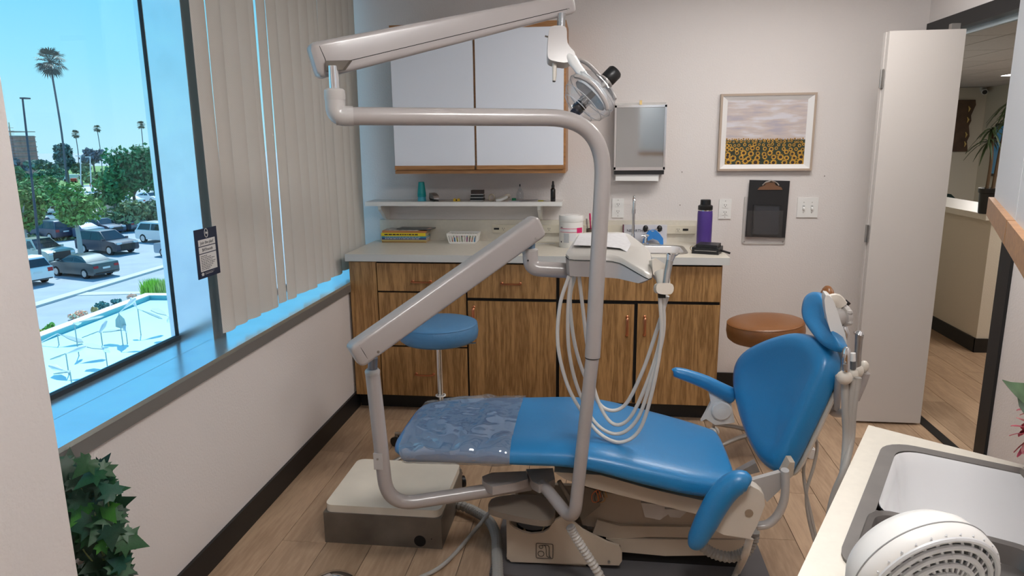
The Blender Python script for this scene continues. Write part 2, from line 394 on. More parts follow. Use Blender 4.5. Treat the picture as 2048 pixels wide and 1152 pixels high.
# carved wall art
p0=at(1921,200,Y=11.15); p1=at(1935,303,Y=11.15)
t=thing('wall_art','tall narrow dark wooden relief with gold streaks on the reception wall','wall art',((p0.x+p1.x)/2,11.18,p1.z))
x0,x1,z1,z0=p0.x-.1,p1.x-.02,p0.z,p1.z
pts=[]
for k in range(11):
    f=k/10; pts.append(Vector((x1+.02*math.sin(k*2.1)+(.05 if f<.3 else 0),11.14,z1+(z0-z1)*f)))
pts+= [Vector((x0,11.14,z0)),Vector((x0,11.14,z1))]
MB().prism(pts,(0,.05,0),.006).build('panel',mat('carved_wood',(.10,.055,.03),.5,bump=.6,bscale=14,var=.3,vscale=6),t)
for zz in (.12,.33,.62,.80):
    a=MB(); a.tube([(x1-.07,11.13,z1+(z0-z1)*zz),(x1-.045,11.125,z1+(z0-z1)*(zz+.05)),(x1-.06,11.13,z1+(z0-z1)*(zz+.11))],[.008,.022,.006],8)
    a.build('gold_inlay',mat('gold_leaf',(.55,.38,.14),.35,.6),t)
# tv
p0=at(1995,247,X=9.0); p1=at(1984,352,X=9.0)
t=thing('television','dark wall mounted television screen behind the potted plant in reception','television',(9.0,p0.y-.7,p1.z))
MB().box(8.97,9.05,p0.y-1.5,p0.y,p1.z,p0.z,.01).build('tv_frame',M_blackp,t)
MB().box(8.964,8.972,p0.y-1.45,p0.y-.05,p1.z+.05,p0.z-.05).build('screen',mat('tv_screen',(.01,.03,.05),.15,emit=(.05,.16,.25,.35)),t)
# green chair back behind ledge and a dark strip object
p=at(1910,412,Y=3.4)
t=thing('waiting_chair','dark green chair back showing above the reception ledge','chair',(p.x,p.y,0))
a=MB(); a.prism([Vector((p.x-.35,p.y,.50)),Vector((p.x-.35,p.y,p.z+.17)),Vector((p.x-.05,p.y,p.z+.12)),Vector((p.x+.05,p.y,p.z+.03)),Vector((p.x+.07,p.y,.50))],(0,.07,0),.015); a.build('backrest',mat('dark_green_fabric',(.008,.035,.035),.8),t)
a=MB(); a.box(p.x-.38,p.x+.10,p.y-.5,p.y+.05,.42,.52,.02); a.build('seat',MATS['dark_green_fabric'],t)
for dx in(-.33,.05):
    for dy in (-.45,0): MB().cyl((p.x+dx,p.y+dy,0),(p.x+dx,p.y+dy,.43),.018).build('leg',M_blackp,t)
# potted bamboo palm on the ledge
pb=at(1981,427,Z=.992); px=pb.x-.02; py=pb.y
t=thing('potted_plant','leafy bamboo palm in a black pot on the reception ledge','plant',(px,py,.992))
r0=.066; hp=.175
MB().lathe([(r0*.86,0),(r0*.9,.01),(r0*.98,hp*.8),(r0*1.08,hp*.82),(r0*1.1,hp),(r0*.98,hp),(r0*.95,hp*.88),(.001,hp*.88)],Matrix.Translation((px,py,.992)),20).build('pot',M_blackp,t)
random.seed(21)
zt=.992+hp*.85
stems=[((0.012,0,0),(0.03,.0,.30),(.06,0,.60)),((-.02,0.01,0),(-.02,.0,.22),(-.03,.02,.42))]
sm=mat('palm_stem',(.12,.075,.04),.7); lm_=mat('palm_leaf',(.035,.062,.022),.5,var=.3,vscale=9)
tops=[]
for s0 in stems:
    pts=[Vector((px,py,zt))+Vector(q) for q in s0]; MB().tube(spline(pts,6),[.011]*12+[.008],8).build('stem',sm,t); tops.append(pts)
cens=[tops[0][2],tops[0][2]+Vector((.02,0,-.07)),tops[0][1].lerp(tops[0][2],.55)+Vector((.0,0,0)),tops[1][2],tops[1][2]+Vector((-.01,0,-.08)),tops[0][2]+Vector((.06,0,-.03))]
nl=0
for c in cens:
    for k in range(14):
        az=R(0,2*PI); el_=R(-.5,.85); L_=R(.09,.15); dirv=Vector((math.cos(az)*math.cos(el_),math.sin(az)*math.cos(el_),math.sin(el_)))
        pts=[c+dirv*L_*u+Vector((0,0,-.8*u*u*L_)) for u in (0,.25,.5,.75,1)]
        side=dirv.cross(Vector((0,0,1))).normalized()
        rings=[]
        for q,wd_ in zip(pts,(.002,.008,.009,.006,.001)): rings.append([q-side*wd_,q+Vector((0,0,.003)),q+side*wd_,q-Vector((0,0,.002))])
        MB().loft(rings).build('leaf',lm_,t); nl+=1
# ================================================================== BLINDS AND POSTER
M_vane=bpy.data.materials.new('vane_fabric'); M_vane.use_nodes=True; n=M_vane.node_tree; n.nodes.clear()
o_=n.nodes.new('ShaderNodeOutputMaterial'); df=n.nodes.new('ShaderNodeBsdfDiffuse'); tl=n.nodes.new('ShaderNodeBsdfTranslucent'); mx=n.nodes.new('ShaderNodeMixShader')
df.inputs[0].default_value=(.74,.68,.62,1); tl.inputs[0].default_value=(.72,.66,.58,1); mx.inputs[0].default_value=.24
tcn=n.nodes.new('ShaderNodeTexCoord'); wv=n.nodes.new('ShaderNodeTexWave'); wv.inputs['Scale'].default_value=55; wv.bands_direction='DIAGONAL'; wv.inputs['Distortion'].default_value=.5
n.links.new(tcn.outputs['Object'],wv.inputs[0]); bp=n.nodes.new('ShaderNodeBump'); bp.inputs['Strength'].default_value=.12; bp.inputs['Distance'].default_value=.002
n.links.new(wv.outputs[1],bp.inputs['Height']); n.links.new(bp.outputs[0],df.inputs['Normal'])
n.links.new(df.outputs[0],mx.inputs[1]); n.links.new(tl.outputs[0],mx.inputs[2]); n.links.new(mx.outputs[0],o_.inputs[0])
t=thing('vertical_blind','cream fabric vertical blind hanging closed in front of the second window','blind',(-.07,-.85,2.42))
MB().box(-.10,-.03,YP1+.005,-.01,2.42,2.46,.004).build('headrail',M_white,t)
ex=[415,495,560,622,687,745,797,842,895,945,989,1026,1063,1105]
ys=[]
for k,e in enumerate(ex):
    px_=300+e/2.88; py_=300+ (1000-(e-415)*.478)/2.88
    ys.append(at(px_,py_,X=-.06).y)
dy=.098
while ys[-1]<-.16: ys.append(ys[-1]+dy)
ys=[y for y in ys if y<-.07]
ZB=.795
for k in range(len(ys)-1):
    y0,y1=ys[k],ys[k+1]; gap={0:.008,4:.012,5:.011,11:.006}.get(k,-.004); y1+= -gap
    tw=[.020,.018,.017,.018,.020,.022,.024,.018,.019][k%9]; tw={0:.0,1:.002,4:-.002,5:.0,6:.003,11:.002,12:.003}.get(k,tw)
    rings=[]
    zz=[ZB+(.004*math.sin(k*3)),1.2,1.7,2.43]
    for z in zz:
        bow=.003*math.sin(z*2.3+k*1.7)
        top=[]; bot=[]
        for j in range(5):
            f=j/4; xx=-.062+tw*(f-.5)*1.6+.013*math.sin(PI*f)+bow
            top.append(Vector((xx,y0+(y1-y0)*f,z))); bot.append(Vector((xx-.0008,y0+(y1-y0)*f,z)))
        rings.append(top+bot[::-1])
    MB().loft(rings).build('vane',M_vane,t)
# hanging card
tl_,tr_,br_,bl_=[at(*q,X=-.034) for q in((387,461),(431,452),(441,544),(398,561))]
cy0=(tl_.y+bl_.y)/2; cy1=(tr_.y+br_.y)/2; cz1=(tl_.z+tr_.z)/2; cz0=(bl_.z+br_.z)/2; cx=-.036
t=thing('poster_card','dark navy card reading Join the plan stuck on the window post','sign',(cx,(cy0+cy1)/2,cz0))
W_=cy1-cy0; H_=cz1-cz0
MB().box(cx,cx+.003,cy0,cy1,cz0,cz1,.0008).build('card',mat('navy_card',(.008,.018,.05),.4),t)
wp=mat('paper_white',(.70,.68,.66),.7); ink=mat('ink',(.02,.02,.03),.6)
def rc(f0,f1,g0,g1,name='text_panel',m=wp,d=.0036): return MB().box(cx+.002,cx+d,cy0+W_*f0,cy0+W_*f1,cz0+H_*(1-g1),cz0+H_*(1-g0)).build(name,m,t)
rc(.12,.88,.215,.345); rc(.12,.88,.365,.49); rc(.12,.88,.51,.86)
textmesh('lettering','Join the plan!',.112*W_,(cx+.0037,cy0+W_*.5,cz0+H_*(1-.31)),(0,1,0),(0,0,1),ink,t,align='CENTER')
textmesh('lettering','$47/month',.108*W_,(cx+.0037,cy0+W_*.5,cz0+H_*(1-.455)),(0,1,0),(0,0,1),ink,t,align='CENTER')
a=MB(); random.seed(3)
for k in range(9):
    f=.17; g=.545+k*.034
    fe=[.45,.62,.78,.68,.82,.76,.70,.62,.55][k]
    while f<fe:
        l=R(.03,.09); a.box(cx+.0036,cx+.0039,cy0+W_*f,cy0+W_*min(f+l,fe),cz0+H_*(1-g-.013),cz0+H_*(1-g)); f+=l+.018
x_=a.build('fine_print',ink,t); x_['kind']='stuff'
a=MB(); a.box(cx+.002,cx+.0036,cy0+W_*.15,cy0+W_*.24,cz0+H_*.055,cz0+H_*.095); a.prism([Vector((cx+.0036,cy0+W_*q[0],cz0+H_*q[1])) for q in((.12,.09),(.27,.09),(.195,.12))],(-.001,0,0)); a.box(cx+.002,cx+.0034,cy0+W_*.30,cy0+W_*.66,cz0+H_*.072,cz0+H_*.08); a.box(cx+.002,cx+.0034,cy0+W_*.30,cy0+W_*.72,cz0+H_*.10,cz0+H_*.104)
a.build('emblem',wp,t)
a=MB(); c_=Vector((cx+.004,cy0+W_*.5,cz0+H_*.905)); a.tube([c_+Vector((0,.011*math.cos(k*PI/6),.016*math.sin(k*PI/6))) for k in range(13)],.0012,6,cap=False); a.ball(c_,.005,8); a.build('tooth_emblem',wp,t)
# ================================================================== BASE CABINET RUN
CY=-.566; HT=.917
CX1=2.035
def cx_at(px,py=700): return at(px,py,Y=CY).x
t=thing('base_cabinet','long golden oak laminate base cabinet with drawers and doors against the back wall','cabinet',(1.0,-.3,0))
a=MB(); a.box(.015,CX1,CY+.02,-.013,.09,.874,.001); a.box(.02,CX1-.01,CY+.075,-.02,0,.09); 
a.build('carcass',M_oak,t)
MB().box(.016,CX1-.008,CY+.068,CY+.076,0,.09).build('toe_kick',M_black,t)
MB().box(.02,CX1-.006,CY+.0135,CY+.0205,.095,.872).build('gap_shade_sheet',M_dark,t)  # black sheet paints the shade inside the gaps between fronts
x1,x2,x3,x4,x5=cx_at(761),cx_at(935,690),cx_at(1113,690),cx_at(1270,690),CX1
def pz(px,py): return at(px,py,Y=CY).z
def front(name,xa,xb,za,zb): return MB().box(xa+.003,xb-.003,CY,CY+.019,za+.003,zb-.003,.0015).build(name,M_oak,t)
def pull(parent,c,horiz=True,L=.10):
    c=Vector(c); u=Vector((1,0,0)) if horiz else Vector((0,0,1)); o=Vector((0,-1,0))
    pts=fillet([c-u*L/2,c-u*L/2+o*.026,c+u*L/2+o*.026,c+u*L/2],.014,5)
    a=MB(); a.tube(pts,[.0078]*len(pts),10,flat=.62); a.ball(c-u*(L/2),.009,8,scale=(1,.4,1)); a.ball(c+u*(L/2),.009,8,scale=(1,.4,1)); return a.build('handle',M_copper,parent)
zt_=.868
front('filler_panel',.012,x1,.092,.874)
zA=pz(850,584); zB=pz(850,693)
d=front('drawer',x1,x2,zA,zt_); pull(d,at(843,563,Y=CY))
d=front('drawer',x1,x2,zB,zA-.004); pull(d,(at(843,563,Y=CY).x,CY,(zA+zB)/2+.05))
d=front('drawer',x1,x2,.095,zB-.004); pull(d,at(850,748,Y=CY))
zC=pz(1020,598)
d=front('drawer',x2+.004,x3,zC,zt_); pull(d,at(1022,567,Y=CY))
d=front('door',x2+.004,x3,.095,zC-.012); pull(d,at(948,632,Y=CY),False)
zD=pz(1300,603)
front('panel',x3+.012,x5-.004,zD,zt_)
d=front('door',x3+.012,x4-.006,.095,zD-.016); pull(d,at(1254,652,Y=CY),False)
d=front('door',x4+.006,x5-.004,.095,zD-.012); pull(d,at(1289,652,Y=CY),False)
# ------- counter with sink hole
def ring_plate(mb,outer,inner,z0,z1,cen):
    """flat plate between outer convex polygon and inner loop (lists of 2D Vector), z0..z1"""
    def hit(poly,ang):
        d=Vector((math.cos(ang),math.sin(ang))); best=None
        for i in range(len(poly)):
            a,b=poly[i]-cen,poly[(i+1)%len(poly)]-cen; e=b-a; den=d.x*e.y-d.y*e.x
            if abs(den)<1e-12: continue
            t_=(a.x*e.y-a.y*e.x)/den; u_=(a.x*d.y-a.y*d.x)/den
            if t_>0 and -1e-6<=u_<=1+1e-6 and (best is None or t_>best): best=t_
        return cen+d*best
    angs=sorted({round(math.atan2((p-cen).y,(p-cen).x),6) for p in outer+inner})
    O=[hit(outer,g) for g in angs]; I=[hit(inner,g) for g in angs]
    V=lambda p,z: Vector((p.x,p.y,z))
    m=len(angs)
    r=[[V(p,z1) for p in I],[V(p,z1) for p in O],[V(p,z0) for p in O],[V(p,z0) for p in I],[V(p,z1) for p in I]]
    mb.loft(r,False); bmesh.ops.remove_doubles(mb.bm,verts=mb.bm.verts[:],dist=1e-6)
def rrect(c,ux,uy,hx,hy,r,n=6):
    """rounded rectangle 2D loop; c,ux,uy Vectors 2D"""
    out=[]
    for sx_,sy_,a0 in((1,1,0),(-1,1,90),(-1,-1,180),(1,-1,270)):
        for k in range(n+1):
            g=math.radians(a0+90*k/n); q=((hx-r)*sx_+r*math.cos(g),(hy-r)*sy_+r*math.sin(g)); out.append(c+ux*q[0]+uy*q[1])
    return out
V2=lambda *a: Vector(a)
sinkc=V2(1.685,-.335); ux=V2(1,0); uy=V2(0,1)
a=MB(); hole=rrect(sinkc,ux,uy,.165,.135,.05)
SX0,SX1=1.40,1.95
ring_plate(a,[V2(SX0,CY-.022),V2(SX1,CY-.022),V2(SX1,-.013),V2(SX0,-.013)],hole,.877,HT,sinkc)
a.box(0.002,SX0,CY-.022,-.013,.877,HT); a.box(SX1,CX1+.028,CY-.022,-.013,.877,HT)
bmesh.ops.remove_doubles(a.bm,verts=a.bm.verts[:],dist=1e-5)
t=thing('countertop','long cream laminate countertop running over the oak base cabinet','countertop',(1.0,-.3,.877))
a.build('worktop',M_lam,t)
MB().box(.002,CX1+.028,CY-.0235,CY-.0215,.878,.9165,.0005).build('front_edge',mat('edge_band',(.62,.62,.60),.4),t)
ob=MB().box(.03,CX1-.04,-.013-.012,-.001,HT,1.045,.002).build('backsplash',M_lam,t)
# sink basin
def basin(name,c,ux,uy,hx,hy,r,zt,depth,m,parent,thick=.004,floor_s=.78):
    loops=[(1.0,0),(.985,-.006),(.965,-depth*.2),(.94,-depth*.45),(.90,-depth*.7),(.84,-depth*.88),(.77,-depth*.97),(.66,-depth)]
    a=MB(); rings=[]
    for s_,z in loops: rings.append([Vector((p.x,p.y,zt+z)) for p in rrect(c,ux,uy,hx*s_,hy*s_,r*s_)])
    a.loft(rings,False); a.bm.faces.new([a.bm.verts.new(p) for p in rings[-1]])
    outer=[[p+Vector((0,0,-thick)) for p in rg] for rg in rings]
    a.loft(outer,False); a.bm.faces.new([a.bm.verts.new(p) for p in outer[-1]]); bmesh.ops.remove_doubles(a.bm,verts=a.bm.verts[:],dist=1e-6)
    return a.build(name,m,parent)
t=thing('round_corner_sink','small white enamel sink set into the long cream countertop','sink',(sinkc.x,sinkc.y,HT-.15))
a=MB(); ring_plate(a,rrect(sinkc,ux,uy,.185,.155,.06),rrect(sinkc,ux,uy,.163,.133,.05),HT,HT+.004,sinkc); a.build('sink_rim',M_steel,t)
basin('basin',sinkc,ux,uy,.163,.133,.05,HT+.003,.13,M_enamel,t)
a=MB(); a.lathe([(.001,0),(.022,0),(.024,.003),(.001,.003)],Matrix.Translation((sinkc.x,sinkc.y,HT-.128))); a.build('drain',M_chrome,t)
# faucet
fb=at(1266,478,Y=-.135); fx=fb.x
t=thing('faucet','tall thin chrome gooseneck faucet behind the small white sink','faucet',(fx,-.135,HT))
zt1=at(1264,392,Y=-.135).z
a=MB(); a.lathe([(.026,0),(.026,.006),(.012,.02),(.010,.06)],Matrix.Translation((fx,-.135,HT)),18); a.build('faucet_base',M_chrome,t)
pts=fillet([(fx,-.135,HT+.01),(fx,-.135,zt1),(fx-.005,-.235,zt1),(fx-.005,-.24,zt1-.07)],.05,8); a=MB(); a.tube(pts,.0085,12); a.cyl((fx,-.135,zt1-.10),(fx,-.135,zt1-.075),.012); a.build('spout',M_chrome,t)
for px_,dx in((1240,-.085),(1296,.075)):
    c=Vector((fx+dx,-.135,HT)); a=MB(); a.lathe([(.022,0),(.022,.006),(.012,.012),(.010,.04),(.014,.045),(.001,.05)],Matrix.Translation(c),16); a.tube([c+Vector((-.03,-.012,.05)),c+Vector((0,0,.055)),c+Vector((.03,.012,.05))],[.006,.008,.006],10); a.build('tap_handle',M_chrome,t)
MB().box(fx-.11,fx+.10,-.155,-.115,HT,HT+.006,.002).build('deck_plate',M_chrome,t)
# raceway outlet strip on backsplash
def recept(parent,c,s=1,n=(0,-1,0),m=M_plastic,vert=False):
    """one receptacle face with slots, built proud of its plate; c centre on the plate"""
    c=Vector(c); a=MB(); a.box(c.x-.017*s,c.x+.017*s,c.y-.0025,c.y,c.z-.014*s,c.z+.014*s,.003); f=a.build('receptacle',m,parent)
    b=MB()
    for q in ((-.006,.003,.0012,.0045),(.006,.003,.0012,.0035)): b.box(c.x+(q[0]-q[2])*s,c.x+(q[0]+q[2])*s,c.y-.003,c.y-.002,c.z+(q[1]-q[3])*s,c.z+(q[1]+q[3])*s)
    b.cyl((c.x,c.y-.003,c.z-.007*s),(c.x,c.y-.002,c.z-.007*s),.0024*s,8)
    b.build('slots',M_dark,f); return f
rx0=at(985,455,Y=-.03).x; rx1=at(1391,460,Y=-.03).x; rz=(at(1000,455,Y=-.03).z+at(1380,461,Y=-.03).z)/2
t=thing('outlet_strip','cream plug strip running along the backsplash with small outlets','outlet strip',((rx0+rx1)/2,-.026,rz))
MB().box(rx0,rx1,-.044,-.0255,rz-.024,rz+.024,.003).build('channel',mat('cream_plastic',(.68,.62,.50),.4),t)
for px_ in(1007,1098,1249,1356): recept(t,(at(px_,460,Y=-.045).x,-.044,rz),.95,m=MATS['cream_plastic'])
for px_ in(993,1371): xx=at(px_,460,Y=-.045).x; MB().box(xx-.016,xx+.016,-.046,-.043,rz-.006,rz+.006,.001).build('rocker_switch',M_blackp,t)
# ------------------------------------------------------------------ upper cabinet
ux0=.228; ux1=at(1131,300,Y=-.31).x; uz0=at(960,347,Y=-.31).z; uz1=2.145; uy=-.31
t=thing('upper_cabinet','wall cabinet with two white laminate doors and oak edging above the shelf','cabinet',((ux0+ux1)/2,-.15,uz0))
MB().box(ux0,ux1,uy+.02,-.001,uz0,uz1,.002).build('carcass',M_oakh,t)
xm=at(951,300,Y=-.31).x
zs_=uz0+.055
for k,(xa,xb) in enumerate(((ux0,xm-.006),(xm+.006,ux1-.012))):
    f=MB().box(xa+.001,xb,uy,uy+.019,uz0+.022,uz1-.03,.001).build('door',M_lamw,t)
    MB().box(xa+.001,xb,uy-.012,uy+.012,uz0+.0225,uz0+.045,.003).build('finger_pull',M_oakh,f)
MB().box(ux0,ux1,uy-.002,uy+.02,uz1-.03,uz1,.002).build('top_rail',M_oakh,t)
MB().box(ux0,ux1,uy-.002,uy+.02,uz0,uz0+.019,.002).build('bottom_rail',M_oakh,t)
# shelf
sz=at(920,404,Y=-.2).z; shx1=at(1124,408,Y=-.2).x
t=thing('wall_shelf','white shelf on scalloped brackets below the wall cabinet','shelf',(.6,-.1,sz))
MB().box(.0,shx1,-.2,0,sz-.024,sz,.003).build('shelf_board',M_white,t)
for px_ in(768,1078):
    xx=at(px_,420,Y=-.05).x; o=[(0,0),(-.17,0),(-.165,-.025),(-.12,-.05),(-.075,-.085),(-.035,-.10),(0,-.105)]
    MB().prism([Vector((xx,y,sz-.024+z)) for y,z in o],(.019,0,0),.002).build('bracket',M_white,t)
# ================================================================== SHELF ITEMS
random.seed(11)
def on(px,py,y,z): p=at(px,py,Y=y); return Vector((p.x,y,z))
def T(p,rz=0): return Matrix.Translation(Vector(p))@Matrix.Rotation(rz,4,'Z')
M_teal=mat('teal_plastic',(.0,.33,.34),.4); M_teal2=mat('aqua_plastic',(.06,.42,.55),.4)
c=on(844,402,-.13,sz); hcup=at(844,364,Y=-.13).z-sz
for k in range(4):
    lab='%s plastic cup in the upside down stack on the white shelf'%['bottom aqua','second teal','third teal','topmost teal'][k]
    z0=sz+(0,.026,.034,.042)[k]; 
    r0=.0262
    MBb=MB(); hh=hcup-.042
    MBb.lathe([(r0-.0004*k,0),(r0+.001-.0004*k,.002),(r0-.001,.006),(.0175-.0001*k,hh),(.016,hh+.0005),(.001,hh+.0005)],T((c.x,c.y,z0)),24)
    one(MBb.build('plastic_cup',M_teal2 if k==0 else M_teal),lab,'cup','stacked cups on the shelf')
# stapler
c=on(868,402,-.13,sz); t=thing('stapler','taupe and black stapler on the white shelf beside the cups','stapler',c,0.5)
Mx=WM[t.name]
MB().box(-.012,.014,-.055,.05,0,.008,.003,M=Mx).build('base',M_blackp,t)
MB().box(-.013,.015,-.05,.045,.014,.022,.002,M=Mx).build('magazine',M_steel,t)
a=MB(); a.prism([Mx@Vector(q) for q in((-.016,-.05,.022),(-.016,-.048,.034),(-.016,0,.045),(-.016,.045,.046),(-.016,.052,.02),(-.016,.05,.008),(-.016,.035,.022))],Mx.to_3x3()@Vector((.034,0,0)),.005); a.build('cap',mat('taupe_plastic',(.26,.21,.18),.4),t)
# yellow sharpener
c=on(913,404,-.15,sz); t=thing('yellow_clip','small yellow plastic clip lying on the white shelf','clip',c)
a=MB(); a.prism([c+Vector(q) for q in((-.02,0,0),(-.02,0,.012),(-.012,0,.018),(-.004,0,.012),(.004,0,.012),(.012,0,.018),(.02,0,.012),(.02,0,0))],(0,.016,0),.002); a.build('body',mat('yellow_plastic',(.75,.50,.03),.4),t)
MB().cyl(c+Vector((0,-.002,.007)),c+Vector((0,.0,.007)),.004,10).build('hole',M_dark,t)
# dark small boxes stack
for k,(h0,h1,m_,lab) in enumerate(((0,.017,M_blackp,'bottom black card box with white edge in the small stack on the shelf'),(.018,.036,M_blackp,'middle black card box in the small stack on the shelf'),(.037,.064,mat('dark_brown_box',(.05,.028,.022),.5),'top dark brown box in the small stack on the shelf'))):
    c=on(955,402,-.12,sz); t=thing('card_box',lab,'box',c+Vector((0,0,h0)),.03*(k-1),'small dark boxes on the shelf'); Mx=WM[t.name]
    MB().box(-.039+.002*k,.041-.001*k,-.025,.025,0,h1-h0,.001,M=Mx).build('box_body',m_,t)
    MB().box(-.0395+.002*k,.0415-.001*k,-.0255,.0255,.002,.005,0,M=Mx).build('light_band',M_plastic,t)
# clear safety glasses / tape
c=on(990,402,-.14,sz)
t=thing('tape_roll','roll of clear tape standing on the white shelf','tape',c-Vector((.02,0,0)))
a=MB(); q0=c+Vector((-.02,0,.02)); a.tube([q0+Vector((.018*math.cos(k*PI/10),.002*math.sin(k*PI/5),.018*math.sin(k*PI/10))) for k in range(21)],[.0045]*21,8,cap=False,flat=2.0,up=(0,1,0)); a.build('roll',mat('tape_tan',(.50,.44,.34),.35),t)
c=on(1003,401,-.13,sz); t=thing('strap_pouch','crumpled white strap lying on the white shelf behind the notepad','strap',c)
a=MB(); a.tube(spline([c+Vector(q) for q in((-.03,-.02,.006),(-.005,-.02,.012),(.02,-.01,.022),(.038,.0,.034),(.046,.02,.028),(.03,.03,.012),(0,.02,.008),(-.02,.015,.006))],5),.0065,8,flat=1.7); a.build('band',mat('off_white_cloth',(.62,.58,.50),.7),t)
a=MB(); a.tube(spline([c+Vector(q) for q in((-.028,-.03,.005),(0,-.032,.010),(.022,-.022,.018),(.036,-.01,.026))],5),.006,8,flat=1.5); a.build('white_band',M_plastic,t)
c=on(1028,395,-.09,sz); one(MB().box(c.x-.012,c.x+.012,c.y-.01,c.y+.01,sz,sz+.014,.004).build('green_eraser',mat('green_rubber',(.01,.22,.10),.5)),'small green eraser beside the clear dropper bottle on the shelf','eraser')
# clear dropper bottle
c=on(1040,396,-.05,sz); t=thing('dropper_bottle','clear dropper bottle with thin dark tip on the shelf against the wall','bottle',c)
MB().lathe([(.001,0),(.019,0),(.021,.003),(.021,.042),(.017,.052),(.010,.056),(.010,.062)],T(c),20).build('bottle_body',M_clear,t)
MB().lathe([(.011,.056),(.012,.064),(.005,.070),(.003,.082),(.001,.083)],T(c),14).build('spout',M_clear,t)
MB().lathe([(.0035,.080),(.0035,.092),(.001,.095)],T(c),10).build('tip',M_blackp,t)
# notepad paper
c=on(1047,404,-.13,sz); t=thing('notepad','pale grey sheet of paper lying flat at the front of the shelf','paper',c)
MB().prism([Vector((x,y,sz+.001)) for x,y in((c.x-.085,-.185),(c.x-.02,-.185),(c.x+.075,-.07),(c.x+.01,-.07))],(0,0,.003)).build('sheet',mat('grey_paper',(.52,.52,.55),.7),t)
MB().prism([Vector((x,y,sz+.0045)) for x,y in((c.x-.02,-.187),(c.x-.012,-.187),(c.x+.083,-.07),(c.x+.075,-.07))],(0,0,.001)).build('margin',mat('dark_grey_paper',(.2,.2,.22),.7),t)
c=on(1083,404,-.15,sz); t=thing('key_tag','olive yellow key tag on the shelf near the black dropper bottle','key tag',c)
MB().box(c.x-.02,c.x+.012,c.y-.006,c.y+.008,sz,sz+.006,.002).build('tag',mat('olive_plastic',(.34,.30,.03),.4),t)
MB().tube([c+Vector((.018+.006*math.cos(k*PI/6),.006*math.sin(k*PI/6),.003)) for k in range(13)],.0012,6,cap=False).build('ring',M_steel,t)
# black dropper bottle
c=on(1106,403,-.16,sz); hb=at(1106,362,Y=-.16).z-sz
t=thing('black_dropper_bottle','small black dropper bottle standing at the end of the shelf','bottle',c)
MB().lathe([(.001,0),(.0135,0),(.0145,.002),(.0145,hb*.58),(.011,hb*.64),(.008,hb*.66)],T(c),20).build('bottle_body',mat('black_glass',(.008,.006,.006),.15,var=.1,vscale=50),t)
MB().lathe([(.0095,hb*.66),(.0095,hb*.80),(.007,hb*.82),(.006,hb*.95),(.004,hb),(.001,hb)],T(c),16).build('dropper_cap',M_blackp,t)
# ================================================================== COUNTER ITEMS
B=HC*0+HT
books=[(.010,(.50,.30,.10),'brown'),(.009,(.55,.42,.16),'tan and green'),(.012,(.06,.09,.28),'navy blue'),(.009,(.03,.30,.45),'teal blue'),(.022,(.80,.62,.02),'thick yellow'),(.014,(.55,.22,.07),'rust orange')]
xb0=at(763,484,Z=B).x+.01; xb1=at(852,486,Z=B).x
z=B; M_pages=mat('book_pages',(.62,.55,.42),.8)
for k,(h,col,cn) in enumerate(books):
    h*=.93; y0=-.135-.008*R(-1,1); dx=R(-.006,.004); y1=-.03
    w_=xb1-xb0
    t=thing('picture_book','%s children\'s book, %s of the stack on the countertop'%(cn,['bottom','second','third','fourth','fifth','uppermost hardback'][k]),'book',(xb0+w_/2,-.09,z),0,'stacked books on the countertop')
    mm=mat('book_%d'%k,col,.45)
    a=MB(); a.box(xb0+dx,xb1+dx,y0,y1,z+.0002,z+.0018,.0005); a.box(xb0+dx,xb1+dx,y0,y1,z+h-.0018,z+h,.0005); a.box(xb0+dx,xb1+dx,y0-.001,y0+.0015,z+.0002,z+h,.0006); a.build('cover',mm,t)
    MB().box(xb0+dx+.002,xb1+dx-.002,y0+.001,y1-.002,z+.0018,z+h-.0018).build('pages',M_pages,t)
    if k in(2,3,4):
        b=MB(); f=xb0+dx+.02
        while f<xb1-.05: l=R(.006,.022); b.box(f,f+l,y0-.0014,y0-.0008,z+h*.35,z+h*.68); f+=l+.004
        o_=b.build('spine_lettering',ink if k==4 else wp,t); o_['kind']='stuff'
    z+=h+.0004
for k,(dx,dy,rz,w_,d_,col,lab) in enumerate(((.035,.0,-.05,.21,.105,(.42,.36,.31),'beige magazine lying on the book stack under the grey magazine'),(.105,.0,-.10,.22,.095,(.085,.085,.08),'charcoal grey magazine sticking out from the top of the book stack'))):
    t=thing('magazine',lab,'magazine',(xb0+.02+dx+w_/2-.03,-.085,z),rz); Mx=WM[t.name]
    MB().box(-w_/2,w_/2,-d_/2,d_/2,0,.005,.0006,M=Mx).build('magazine_body',mat('magazine_%d'%k,col,.35,var=.5,vscale=28),t)
    MB().box(w_/2-.03,w_/2-.012,-d_/2+.01,d_/2-.03,.005,.0056,M=Mx).build('cover_panel',mat('cover_pink',(.5,.26,.2),.4),t)
    z+=.006
